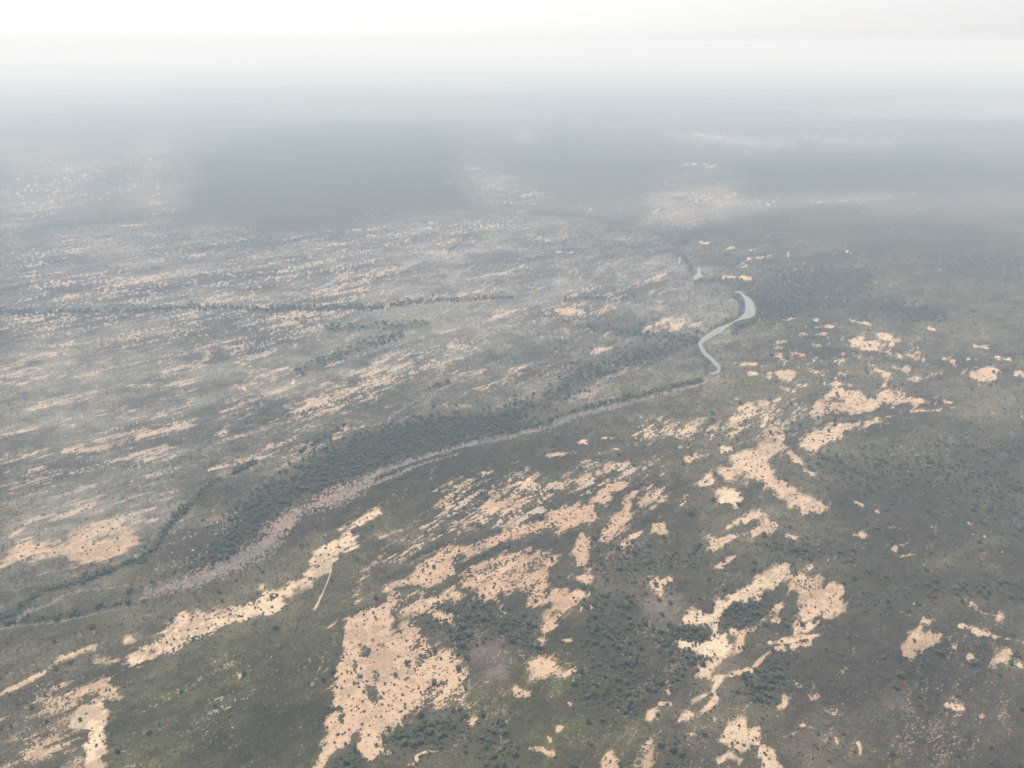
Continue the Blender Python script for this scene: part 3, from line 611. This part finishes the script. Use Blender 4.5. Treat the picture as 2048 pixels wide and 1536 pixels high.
cs = N(nt, 'ShaderNodeVectorMath', operation='SCALE'); nt.links.new(a_c.outputs['Color'], cs.inputs[0]); nt.links.new(gs, cs.inputs['Scale'])
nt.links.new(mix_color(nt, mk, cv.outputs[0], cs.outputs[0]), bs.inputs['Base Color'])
bs.inputs['Roughness'].default_value = 0.95
bs.inputs['Specular IOR Level'].default_value = 0.05

# split the one sheet by what lies on it: plain, open sand, dry river bed (they share their edges)
idx = np.arange(NR * NC).reshape(NR, NC)
quads = np.stack([idx[1:, :-1], idx[1:, 1:], idx[:-1, 1:], idx[:-1, :-1]], -1).reshape(-1, 4)
def cell(a): return ((a[1:, :-1] + a[1:, 1:] + a[:-1, 1:] + a[:-1, :-1]) * 0.25).ravel()
c_bed = cell(bed); c_sand = cell(cover)
cls = np.where(c_bed > 0.5, 2, np.where(c_sand > 0.66, 1, 0))
P3 = np.stack([X, Y, Z], -1).reshape(-1, 3)

def sheet(name, sel, extra_v=None, extra_f=None):
    q = quads[sel]
    used = np.unique(q)
    remap = np.full(NR * NC, -1, np.int64); remap[used] = np.arange(len(used))
    me = bpy.data.meshes.new(name)
    vv = P3[used]; ff = remap[q]
    nv = len(vv)
    if extra_v is not None: vv = np.concatenate([vv, extra_v])
    me.vertices.add(len(vv)); me.vertices.foreach_set('co', vv.astype(np.float32).ravel())
    nf = len(ff) + (0 if extra_f is None else len(extra_f))
    loops = ff.ravel() if extra_f is None else np.concatenate([ff.ravel(), (np.array(extra_f) + nv).ravel()])
    me.loops.add(nf * 4); me.polygons.add(nf)
    me.loops.foreach_set('vertex_index', loops.astype(np.int32))
    me.polygons.foreach_set('loop_start', np.arange(0, nf * 4, 4, dtype=np.int32))
    me.polygons.foreach_set('loop_total', np.full(nf, 4, np.int32))
    me.polygons.foreach_set('use_smooth', np.ones(nf, bool))
    me.update(calc_edges=True)
    k = len(vv) - nv
    pad1 = np.full(k, -0.3); padc = np.tile((0.085, 0.085, 0.06), (k, 1))
    attr(me, 'sand_margin', 'FLOAT', np.concatenate([sandv.ravel()[used], pad1]))
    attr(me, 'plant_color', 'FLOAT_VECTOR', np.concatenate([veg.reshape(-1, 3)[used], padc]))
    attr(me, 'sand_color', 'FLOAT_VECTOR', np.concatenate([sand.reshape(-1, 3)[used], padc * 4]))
    me.materials.append(mat_ground)
    o = bpy.data.objects.new(name, me); col.objects.link(o)
    o['kind'] = 'structure'
    return o

# the rest of the country: behind the aircraft
yb = float(ROWY[-1]); xl, xr = float(X[-1, 0]), float(X[-1, -1])
ex = np.array([(xl, yb, 0), (xr, yb, 0), (xr, -6000, 0), (xl, -6000, 0), (xr, yb, 0), (xl, yb, 0)], float)
ground = sheet('ground', cls == 0, ex[:4], [(3, 2, 1, 0)])
sand_flat = sheet('sand_flat', cls == 1)
riverbed = sheet('dry_riverbed', cls == 2)

# ------------------------------------------------------------------ water and sandy tracks
def ribbon(name, P, mat, z, jag=0.0, step=2.0):
    """a strip along a course given as photo px, py, width; built on the ground"""
    fine_p = []
    for a, b in zip(P[:-1], P[1:]):
        n = max(1, int(np.hypot(*(b[:2] - a[:2])) / step))
        for i in range(n): fine_p.append(a + (b - a) * i / n)
    fine_p.append(P[-1]); Q = np.array(fine_p)
    for _ in range(2): Q[1:-1] = (Q[:-2] + 2 * Q[1:-1] + Q[2:]) / 4
    gx, gy = ground_at(Q[:, 0], Q[:, 1])
    G = np.stack([gx, gy], -1)
    # width in metres: pixel width across the course as it lies on the ground
    T = np.gradient(Q[:, :2], axis=0); T /= np.linalg.norm(T, axis=1)[:, None] + 1e-9
    Np = np.stack([-T[:, 1], T[:, 0]], -1)
    jl = 1 + jag * (rng.random(len(Q)) - 0.5); jr = 1 + jag * (rng.random(len(Q)) - 0.5)
    L = Q[:, :2] + Np * (Q[:, 2] / 2 * jl)[:, None]; R_ = Q[:, :2] - Np * (Q[:, 2] / 2 * jr)[:, None]
    lx, ly = ground_at(L[:, 0], L[:, 1]); rx, ry = ground_at(R_[:, 0], R_[:, 1])
    n = len(Q)
    verts = [(lx[i], ly[i], z) for i in range(n)] + [(rx[i], ry[i], z) for i in range(n)]
    faces = [(i, i + 1, n + i + 1, n + i) for i in range(n - 1)]
    me = bpy.data.meshes.new(name); me.from_pydata(verts, [], faces); me.update()
    if me.polygons[0].normal.z < 0: me.flip_normals()
    me.materials.append(mat)
    o = bpy.data.objects.new(name, me); col.objects.link(o); o['kind'] = 'structure'
    return o

mat_water, nt, bs = new_mat('river_water')
bs.inputs['Base Color'].default_value = (0.20, 0.20, 0.185, 1)
bs.inputs['Roughness'].default_value = 0.03
bs.inputs['Specular IOR Level'].default_value = 0.9
bs.inputs['IOR'].default_value = 1.33
tn = N(nt, 'ShaderNodeTexNoise'); tn.inputs['Scale'].default_value = 0.6
bp = N(nt, 'ShaderNodeBump'); bp.inputs['Strength'].default_value = 0.05; bp.inputs['Distance'].default_value = 0.1
nt.links.new(tn.outputs['Fac'], bp.inputs['Height']); nt.links.new(bp.outputs[0], bs.inputs['Normal'])
ribbon('river', pts(WATER_MAIN), mat_water, -0.25, 0.25)
for p in POOLS:
    P = pts(p); gx, gy = ground_at(P[:, 0], P[:, 1])
    me = bpy.data.meshes.new('river_pool')
    me.from_pydata([(a, b, -0.25) for a, b in zip(gx, gy)], [], [tuple(range(len(P)))]); me.update()
    if me.polygons[0].normal.z < 0: me.flip_normals()
    me.materials.append(mat_water)
    o = bpy.data.objects.new('river_pool', me); col.objects.link(o); o['kind'] = 'structure'

mat_path, nt, bs = new_mat('trodden_sand')
tn = N(nt, 'ShaderNodeTexNoise'); tn.inputs['Scale'].default_value = 0.5; tn.inputs['Detail'].default_value = 4
cr = N(nt, 'ShaderNodeValToRGB')
cr.color_ramp.elements[0].color = (0.36, 0.29, 0.22, 1); cr.color_ramp.elements[1].color = (0.52, 0.45, 0.36, 1)
nt.links.new(tn.outputs['Fac'], cr.inputs[0]); nt.links.new(cr.outputs[0], bs.inputs['Base Color'])
bs.inputs['Roughness'].default_value = 0.95
for p in PATHS: ribbon('path', pts(p), mat_path, 0.04, 0.6)

# ------------------------------------------------------------------ plants
def leaf_mat(name, c1, c2, c3):
    m, nt, b = new_mat(name)
    oi = N(nt, 'ShaderNodeObjectInfo'); ge = N(nt, 'ShaderNodeNewGeometry')
    tn = N(nt, 'ShaderNodeTexNoise'); tn.inputs['Scale'].default_value = 1.2
    tc = N(nt, 'ShaderNodeTexCoord'); nt.links.new(tc.outputs['Object'], tn.inputs['Vector'])
    cr = N(nt, 'ShaderNodeValToRGB')
    e = cr.color_ramp.elements; e[0].color = c1 + (1,); e[1].color = c3 + (1,)
    k = e.new(0.5); k.color = c2 + (1,)
    nt.links.new(oi.outputs['Random'], cr.inputs[0])
    f = math_node(nt, 'MULTIPLY_ADD', tn.outputs['Fac'], 0.9); f.node.inputs[2].default_value = 0.55
    s = N(nt, 'ShaderNodeVectorMath', operation='SCALE'); nt.links.new(cr.outputs[0], s.inputs[0]); nt.links.new(f, s.inputs['Scale'])
    nt.links.new(s.outputs[0], b.inputs['Base Color'])
    b.inputs['Roughness'].default_value = 0.8; b.inputs['Specular IOR Level'].default_value = 0.15
    return m
mat_bush = leaf_mat('dark_bush_leaves', (0.055, 0.058, 0.036), (0.075, 0.072, 0.043), (0.10, 0.09, 0.052))
mat_tree = leaf_mat('tree_leaves', (0.056, 0.068, 0.036), (0.072, 0.080, 0.040), (0.096, 0.094, 0.047))
mat_scrub = leaf_mat('scrub_leaves', (0.058, 0.056, 0.028), (0.082, 0.075, 0.036), (0.118, 0.100, 0.050))
mat_bark, nt, bs = new_mat('bark')
tn = N(nt, 'ShaderNodeTexNoise'); tn.inputs['Scale'].default_value = 6
cr = N(nt, 'ShaderNodeValToRGB'); cr.color_ramp.elements[0].color = (0.06, 0.045, 0.035, 1); cr.color_ramp.elements[1].color = (0.17, 0.14, 0.11, 1)
nt.links.new(tn.outputs['Fac'], cr.inputs[0]); nt.links.new(cr.outputs[0], bs.inputs['Base Color']); bs.inputs['Roughness'].default_value = 0.9

def crown_mesh(name, mat, seed, lobes, leaves, zbase, ztop, flat=0.75, leaf=0.34):
    """unit-wide crown (radius about 1): several uneven lumps with loose leaf clumps standing off them"""
    rd = random.Random(seed); bm = bmesh.new()
    cs = []
    for i in range(lobes):
        a = rd.uniform(0, 6.283); d = (0 if i == 0 else rd.uniform(0.3, 0.68)); r = rd.uniform(0.34, 0.56) if i else 0.62
        cs.append((d * math.cos(a), d * math.sin(a), rd.uniform(zbase + r * flat * 0.8, max(zbase + r * flat * 0.8 + .01, ztop - r * flat)), r))
    for (cx, cy, cz, r) in cs:
        g = bmesh.ops.create_icosphere(bm, subdivisions=1, radius=r)
        for v in g['verts']:
            k = rd.uniform(0.72, 1.2)
            v.co.x = v.co.x * k + cx; v.co.y = v.co.y * k + cy; v.co.z = v.co.z * k * flat + cz
    for i in range(leaves):
        cx, cy, cz, r = rd.choice(cs)
        th = rd.uniform(0, 6.283); ph = math.asin(rd.uniform(-0.35, 1))
        n = (math.cos(th) * math.cos(ph), math.sin(th) * math.cos(ph), math.sin(ph))
        q = r * rd.uniform(0.9, 1.3)
        p = (cx + n[0] * q, cy + n[1] * q, max(zbase * .6, cz + n[2] * q * flat))
        s = leaf * rd.uniform(0.5, 1.0); vs = []
        a0 = rd.uniform(0, 6.283); tx = rd.uniform(-0.6, 0.6); ty = rd.uniform(-0.6, 0.6)
        for k in range(4):
            aa = a0 + k * 1.571 + rd.uniform(-0.4, 0.4); ss = s * rd.uniform(0.5, 1)
            x, y = math.cos(aa) * ss, math.sin(aa) * ss
            vs.append(bm.verts.new((p[0] + x, p[1] + y, p[2] + x * tx + y * ty)))
        bm.faces.new(vs)
    me = bpy.data.meshes.new(name); bm.to_mesh(me); bm.free(); me.materials.append(mat)
    return me

def trunk_mesh(name, seed):
    rd = random.Random(seed); bm = bmesh.new()
    def limb(p0, p1, r0, r1, n=6):
        rings = []
        for p, r in ((p0, r0), (((p0[0] + p1[0]) / 2 + rd.uniform(-.03, .03), (p0[1] + p1[1]) / 2, (p0[2] + p1[2]) / 2), (r0 + r1) / 2), (p1, r1)):
            rings.append([bm.verts.new((p[0] + r * math.cos(k * 6.283 / n), p[1] + r * math.sin(k * 6.283 / n), p[2])) for k in range(n)])
        for a, b in zip(rings[:-1], rings[1:]):
            for k in range(n): bm.faces.new((a[k], a[(k + 1) % n], b[(k + 1) % n], b[k]))
    limb((0, 0, -0.1), (0.02, 0, 0.75), 0.08, 0.055)
    for k in range(4):
        a = k * 1.57 + rd.uniform(-.4, .4)
        limb((0.02, 0, 0.55 + 0.05 * k), (0.5 * math.cos(a), 0.5 * math.sin(a), 1.15), 0.045, 0.015, 5)
    me = bpy.data.meshes.new(name); bm.to_mesh(me); bm.free(); me.materials.append(mat_bark)
    return me

bush_meshes = [crown_mesh('bush', mat_bush, 40 + k, 4 + k % 3, 34, 0.0, 1.0) for k in range(5)]
tree_meshes = [crown_mesh('tree_crown', mat_tree, 80 + k, 7 + k % 3, 80, 0.35, 1.45) for k in range(5)]
trunk_meshes = [trunk_mesh('tree_trunk', 5 + k) for k in range(3)]
scrub_meshes = [crown_mesh('shrub', mat_scrub, 140 + k, 3 + k % 2, 22, 0.0, 0.85, 0.7) for k in range(5)]

# --- look-ups in the survey grid
def sample(A, x, y):
    px, py = pixel_of(x, y)
    c = np.clip(np.searchsorted(colpx, px), 0, NC - 1); r = np.clip(np.searchsorted(rows, py), 0, NR - 1)
    return A[r, c]

def scatter(n_per, y0, y1, tmax=0.74):
    """jittered points, n_per per hectare, in the wedge of country in view"""
    s = 100.0 / math.sqrt(n_per)
    ys = np.arange(y0, y1, s); xs = np.arange(-tmax * (y1 + 260), tmax * (y1 + 260), s)
    gx, gy = np.meshgrid(xs, ys); gx = gx.ravel() + (rng.random(gx.size) - .5) * s * 3.2; gy = gy.ravel() + (rng.random(gy.size) - .5) * s * 3.2
    px, py = pixel_of(gx, gy)
    k = (px > -60) & (px < 2108) & (py < 1590) & (py > 200)
    return gx[k], gy[k]

def cat(parts): return tuple(np.concatenate([p[i] for p in parts]) for i in range(len(parts[0])))

# trees in the woods
parts = []
for d, y0, y1 in ((1150, 480, 1300), (560, 1300, 2000), (160, 2000, 2500)):
    x, y = scatter(d, y0, y1)
    w_ = sample(woods, x, y); m_ = sample(mid, x, y); wt = sample(wet, x, y); bd = sample(bed, x, y)
    keep = (rng.random(len(x)) < (0.55 + 0.85 * sample(n_blot, x, y)) * np.clip(w_ * 1.15 - 0.2 * (w_ > 0.1) + (m_ - 0.5) * 0.8 * w_ * (w_ < .85) + 0.012 * (w_ < 0.1) * (sample(grey, x, y) < 0.2), 0, 1)) & (wt < 0.05) & (bd < 0.3)
    x, y = x[keep], y[keep]
    parts.append((x, y, (0.9 + 0.5 * rng.random(len(x)) + 2.6 * rng.random(len(x)) ** 5) * (1 + 0.15 * (y0 > 1200))))
TX, TY, TS = cat(parts)
# bushes standing on open sand
parts = []
for d, y0, y1 in ((360, 480, 1000), (260, 1000, 1500)):
    x, y = scatter(d, y0, y1)
    cvr = sample(cover, x, y); sv = sample(sandv, x, y); bl = sample(n_blot, x, y); tn_ = sample(tone, x, y)
    keep = (cvr > 0.5) & (sv > 0.02) & (sample(bed, x, y) < 0.2) & (rng.random(len(x)) < np.where(tn_ > 0.9, 0.25, 0.72) * (0.45 + 0.9 * bl))
    x, y = x[keep], y[keep]
    parts.append((x, y, 0.6 + 1.25 * rng.random(len(x)) ** 2.4))
BX, BY, BS = cat(parts)
# low scrub over everything else
parts = []
for d, y0, y1, sz in ((330, 480, 850, 1.0), (200, 850, 1250, 1.2), (110, 1250, 1800, 1.25), (50, 1800, 2300, 1.4)):
    x, y = scatter(d, y0, y1)
    sv = sample(sandv, x, y); m_ = sample(mid, x, y); w_ = sample(woods, x, y)
    keep = (sv < -0.06) & (sample(wet, x, y) < 0.05) & (sample(bed, x, y) < 0.25) & (sample(soil, x, y) < 0.4) & (rng.random(len(x)) < (0.25 + 0.75 * m_) * (1 - 0.75 * sample(grey, x, y)))
    x, y = x[keep], y[keep]
    parts.append((x, y, (0.65 + 0.9 * rng.random(len(x)) ** 2) * sz))
SX, SY, SS = cat(parts)
for p in PATHS:                                    # nothing grows on the tracks
    Q = pts(p)
    def off_track(x, y, s, Q=Q):
        px, py = pixel_of(x, y); d = np.full(len(x), 1e9)
        for a, b in zip(Q[:-1], Q[1:]): d = np.minimum(d, seg_dist(px, py, a[:2], b[:2])[0])
        k = d > 5
        return x[k], y[k], s[k]
    BX, BY, BS = off_track(BX, BY, BS); SX, SY, SS = off_track(SX, SY, SS)

def inside(P, x, y):
    px, py = pixel_of(x, y); ins = np.zeros(len(x), bool)
    for a, b in zip(P, np.roll(P, -1, 0)):
        if a[1] == b[1]: continue
        ins ^= ((a[1] > py) != (b[1] > py)) & (px < (b[0] - a[0]) * (py - a[1]) / (b[1] - a[1]) + a[0])
    return ins

def apparent(x, y, s):
    px, py = pixel_of(x, y)
    on = (px > 6) & (px < 2042) & (py < 1526)
    return np.where(on, s / np.sqrt(x * x + y * y + H * H), 0)

def place_label(px, py, zones, rest):
    for P, text in zones:
        n = len(P); ins = False
        for i in range(n):
            a, b = P[i], P[(i + 1) % n]
            if (a[1] > py) != (b[1] > py) and px < (b[0] - a[0]) * (py - a[1]) / (b[1] - a[1]) + a[0]: ins = not ins
        if ins: return text
    return rest

def zone(s, t): return (pts(s), t)
BUSH_ZONES = [
 zone('570,1180 760,1160 740,1330 570,1330', 'upper left part of the big tan clearing'),
 zone('740,1180 1010,1160 1010,1330 735,1330', 'upper right part of the big tan clearing'),
 zone('570,1330 740,1330 720,1440 570,1440', 'left edge of the big tan clearing'),
 zone('720,1330 1010,1330 1010,1440 720,1440', 'crowded right edge of the big tan clearing'),
 zone('570,1440 1010,1440 1010,1600 570,1600', 'lower end of the big tan clearing'),
 zone('100,1340 245,1340 245,1600 100,1600', 'pale sand wedge at bottom left'),
 zone('220,1000 420,1100 420,1360 220,1360', 'lower half of the long pale strip'),
 zone('420,1000 770,1000 690,1260 420,1300', 'upper half of the long pale strip'),
 zone('1340,1120 1500,1120 1500,1230 1340,1230', 'pale sand along the upper winding track'),
 zone('1340,1230 1510,1230 1510,1420 1340,1420', 'pale sand at the foot of the track'),
 zone('1400,1420 1600,1420 1600,1600 1400,1600', 'sand patch at the bottom right of centre'),
 zone('1380,860 1700,860 1700,1030 1380,1030', 'curved ridge right of the white oval'),
 zone('1380,1030 1700,1030 1700,1145 1380,1145', 'sand bars below the white oval'),
 zone('1500,1120 1720,1120 1720,1300 1500,1300', 'broken sand right of the winding track'),
 zone('1010,1080 1240,1080 1240,1600 1010,1600', 'orange sand fingers beside the clearing'),
 zone('790,930 1380,930 1380,1180 790,1180', 'orange sand ridge in mid plain'),
 zone('1740,1160 2060,1160 2060,1600 1740,1600', 'sand patches at the far right'),
]
TREE_ZONES = [
 zone('640,1420 790,1420 790,1600 640,1600', 'in the wood under the big clearing'),
 zone('840,1190 1000,1190 1000,1400 840,1400', 'left of the brown soil beside the clearing'),
 zone('1000,1190 1110,1190 1110,1400 1000,1400', 'right of the brown soil beside the clearing'),
 zone('760,1400 930,1400 930,1600 760,1600', 'in the thicket at the foot of the clearing'),
 zone('930,1400 1110,1400 1110,1600 930,1600', 'in the olive scrub at bottom centre'),
 zone('1300,1235 1425,1235 1425,1312 1300,1312', 'in the dense grove left of the track'),
 zone('1435,1190 1560,1190 1560,1265 1435,1265', 'in the round grove inside the track bend'),
 zone('1470,1290 1600,1290 1600,1420 1470,1420', 'in the grove below the winding track'),
 zone('1110,1160 1300,1160 1300,1320 1110,1320', 'in the upper open wood left of the track'),
 zone('1110,1320 1300,1320 1300,1420 1110,1420', 'in the middle open wood left of the track'),
 zone('1110,1420 1280,1420 1280,1600 1110,1600', 'in the open wood at bottom centre right'),
 zone('1300,1310 1440,1310 1440,1440 1300,1440', 'in the thicket under the foot of the track'),
 zone('1280,1440 1440,1440 1440,1600 1280,1600', 'in the dark thicket left of the bottom sand patch'),
 zone('1440,1420 1700,1420 1700,1600 1440,1600', 'in the brown scrub round the bottom sand patch'),
 zone('1600,1290 1800,1290 1800,1440 1600,1440', 'in the brown scrub left of the tan patch'),
 zone('1800,1290 1920,1290 1920,1360 1800,1360', 'in the green grove under the tan patch'),
 zone('1700,1360 2060,1360 2060,1600 1700,1600', 'in the scrub of the bottom right corner'),
 zone('200,1300 640,1300 640,1600 200,1600', 'in the olive scrub left of the clearing'),
 zone('0,1300 200,1300 200,1600 0,1600', 'in the scrub at bottom left'),
 zone('1180,1040 1420,1040 1420,1180 1110,1180', 'in the wood left of the sand bars'),
 zone('1420,1040 1800,1040 1800,1190 1420,1190', 'in the wood right of the sand bars'),
 zone('1700,1180 2060,1150 2060,1290 1700,1290', 'in the wood above the tan patch'),
 zone('1600,840 2060,840 2060,1150 1600,1060', 'in the wide wood at the right edge'),
 zone('300,1100 900,1000 900,1300 300,1300', 'beside the long pale strip'),
 zone('0,1100 300,1100 300,1300 0,1300', 'along the creek at far left'),
]
SIZES = ((0, .34, 'small'), (.34, .67, 'middle-sized'), (.67, 1.01, 'large'))

def copy_tree(root):
    r = root.copy(); col.objects.link(r)
    for ch in root.children:
        c = ch.copy(); col.objects.link(c); c.parent = r
    return r

zg = lambda x, y: float(sample(Z, np.array([x]), np.array([y]))[0])

def individuals(name, cat_, X_, Y_, S_, zones, rest, phrase, groupname, make, most=300):
    order = np.argsort(-apparent(X_, Y_, S_))[:most]
    srt = np.sort(S_[order]); protos = {}
    for j, i in enumerate(order):
        v = j % 5
        if v in protos: o = copy_tree(protos[v])
        else: o = make(v); protos[v] = o
        o.location = (X_[i], Y_[i], zg(X_[i], Y_[i]) - 0.05)
        s = S_[i]; o.scale = (s, s * rng.uniform(.85, 1.15), s * rng.uniform(.8, 1.1))
        o.rotation_euler = (0, 0, rng.uniform(0, 6.283))
        px, py = pixel_of(X_[i], Y_[i])
        place = place_label(px, py, zones, rest)
        q = np.searchsorted(srt, s) / len(srt)
        size = [t for a, b, t in SIZES if a <= q < b][0]
        o['label'] = phrase % (size, place)
        o['category'] = cat_
        o['group'] = '%s %s' % (groupname, place)
    rest_i = np.setdiff1d(np.arange(len(X_)), order)
    return rest_i, protos

def make_bush(v):
    o = bpy.data.objects.new('bush', bush_meshes[v]); col.objects.link(o); return o
def make_tree(v):
    r = bpy.data.objects.new('tree', None); r.empty_display_size = 1; col.objects.link(r)
    c = bpy.data.objects.new('crown', tree_meshes[v]); col.objects.link(c); c.parent = r
    t = bpy.data.objects.new('trunk', trunk_meshes[v % 3]); col.objects.link(t); t.parent = r
    return r
rb, bush_protos = individuals('bush', 'bush', BX, BY, BS, BUSH_ZONES, 'small scattered sand patches', '%s dark bush on the %s', 'bushes on the', make_bush)
rt, tree_protos = individuals('tree', 'tree', TX, TY, TS, TREE_ZONES, 'in the woodland away from the bottom edge', '%s dark green tree %s', 'trees', make_tree)

def stuff(name, label, category, x, y, s, protos):
    """a mass of plants: one point each, carrying its own size and turn; the plants stand on the points"""
    me = bpy.data.meshes.new(name)
    z = sample(Z, x, y) - 0.06
    me.vertices.add(len(x)); me.vertices.foreach_set('co', np.stack([x, y, z], -1).astype(np.float32).ravel())
    attr(me, 'size', 'FLOAT', s); attr(me, 'turn', 'FLOAT', rng.random(len(x)) * 6.283)
    a = me.attributes.new('sort', 'INT', 'POINT'); a.data.foreach_set('value', rng.integers(0, len(protos), len(x)).astype(np.int32))
    o = bpy.data.objects.new(name, me); col.objects.link(o)
    ng = bpy.data.node_groups.new(name, 'GeometryNodeTree')
    ng.interface.new_socket('Geometry', in_out='INPUT', socket_type='NodeSocketGeometry')
    ng.interface.new_socket('Geometry', in_out='OUTPUT', socket_type='NodeSocketGeometry')
    gi = ng.nodes.new('NodeGroupInput'); go = ng.nodes.new('NodeGroupOutput')
    jn = ng.nodes.new('GeometryNodeJoinGeometry')
    na_s = ng.nodes.new('GeometryNodeInputNamedAttribute'); na_s.data_type = 'FLOAT'; na_s.inputs[0].default_value = 'size'
    na_t = ng.nodes.new('GeometryNodeInputNamedAttribute'); na_t.data_type = 'FLOAT'; na_t.inputs[0].default_value = 'turn'
    na_k = ng.nodes.new('GeometryNodeInputNamedAttribute'); na_k.data_type = 'INT'; na_k.inputs[0].default_value = 'sort'
    cx = ng.nodes.new('ShaderNodeCombineXYZ'); ng.links.new(na_t.outputs[0], cx.inputs[2])
    for k, po in enumerate(protos):
        cmpn = ng.nodes.new('FunctionNodeCompare'); cmpn.data_type = 'INT'; cmpn.operation = 'EQUAL'
        ia = [i for i in cmpn.inputs if i.type == 'INT']
        ng.links.new(na_k.outputs[0], ia[0]); ia[1].default_value = k
        oi = ng.nodes.new('GeometryNodeObjectInfo'); oi.transform_space = 'ORIGINAL'; oi.inputs['Object'].default_value = po
        ip = ng.nodes.new('GeometryNodeInstanceOnPoints')
        ng.links.new(gi.outputs[0], ip.inputs['Points']); ng.links.new(cmpn.outputs[0], ip.inputs['Selection'])
        ng.links.new(oi.outputs['Geometry'], ip.inputs['Instance']); ng.links.new(cx.outputs[0], ip.inputs['Rotation'])
        ng.links.new(na_s.outputs[0], ip.inputs['Scale']); ng.links.new(ip.outputs[0], jn.inputs[0])
    ng.links.new(jn.outputs[0], go.inputs[0])
    md = o.modifiers.new('plants', 'NODES'); md.node_group = ng
    o['kind'] = 'stuff'; o['label'] = label; o['category'] = category
    return o

stuff('scattered_bushes', 'countless small dark bushes dotted over the bare sand', 'bushes', BX[rb], BY[rb], BS[rb], [bush_protos[k] for k in range(5)])
stuff('woodland', 'dark green riverside woodland and distant thickets reading as one mass', 'woodland', TX[rt], TY[rt], TS[rt],
      [[c for c in tree_protos[k].children if c.name.startswith('crown')][0] for k in range(5)])
# a few real shrubs lend their shape to the scrub
order = np.argsort(-apparent(SX, SY, SS))
shrubs = []
for k in range(60):
    i = order[k]
    o = bpy.data.objects.new('shrub', scrub_meshes[k % 5]); col.objects.link(o)
    o.location = (SX[i], SY[i], zg(SX[i], SY[i]) - 0.05); o.scale = (SS[i],) * 3; o.rotation_euler = (0, 0, rng.uniform(0, 6.283))
    px, py = pixel_of(SX[i], SY[i])
    side = 'left' if px < 680 else ('middle' if px < 1366 else 'right')
    o['label'] = 'low olive shrub in the scrub along the bottom edge, %s third' % side
    o['category'] = 'shrub'; o['group'] = 'nearest shrubs of the scrub, %s third' % side
    shrubs.append(o)
ro = order[60:]
stuff('scrub', 'low grey olive scrub covering the plain between the sand patches', 'scrub', SX[ro], SY[ro], SS[ro], shrubs[:5])
print('PLANTS', len(TX), len(BX), len(SX))

# ------------------------------------------------------------------ haze
zmin, zmax = -4.0, H + 55.0
XM, YM0, YM1 = float(np.abs(X).max()) + 2000, -8000.0, float(Y.max()) + 2000
bm = bmesh.new(); bmesh.ops.create_cube(bm, size=1.0)
for v_ in bm.verts:
    v_.co = ((v_.co.x * 2) * XM, YM0 + (v_.co.y + .5) * (YM1 - YM0), zmin + (v_.co.z + .5) * (zmax - zmin))
me = bpy.data.meshes.new('haze'); bm.to_mesh(me); bm.free()
hz = bpy.data.objects.new('haze', me); col.objects.link(hz); hz['kind'] = 'stuff'
hz['label'] = 'pale blue haze filling the air over the plain'; hz['category'] = 'haze'
mh = bpy.data.materials.new('haze'); mh.use_nodes = True; nt = mh.node_tree; nt.nodes.clear()
pv = nt.nodes.new('ShaderNodeVolumePrincipled'); om = nt.nodes.new('ShaderNodeOutputMaterial')
pv.inputs['Color'].default_value = HAZE_COLOR + (1,)
pv.inputs['Absorption Color'].default_value = (1, 1, 1, 1)
pv.inputs['Density'].default_value = HAZE_DENSITY
pv.inputs['Anisotropy'].default_value = 0.1
nt.links.new(pv.outputs[0], om.inputs['Volume'])
me.materials.append(mh)
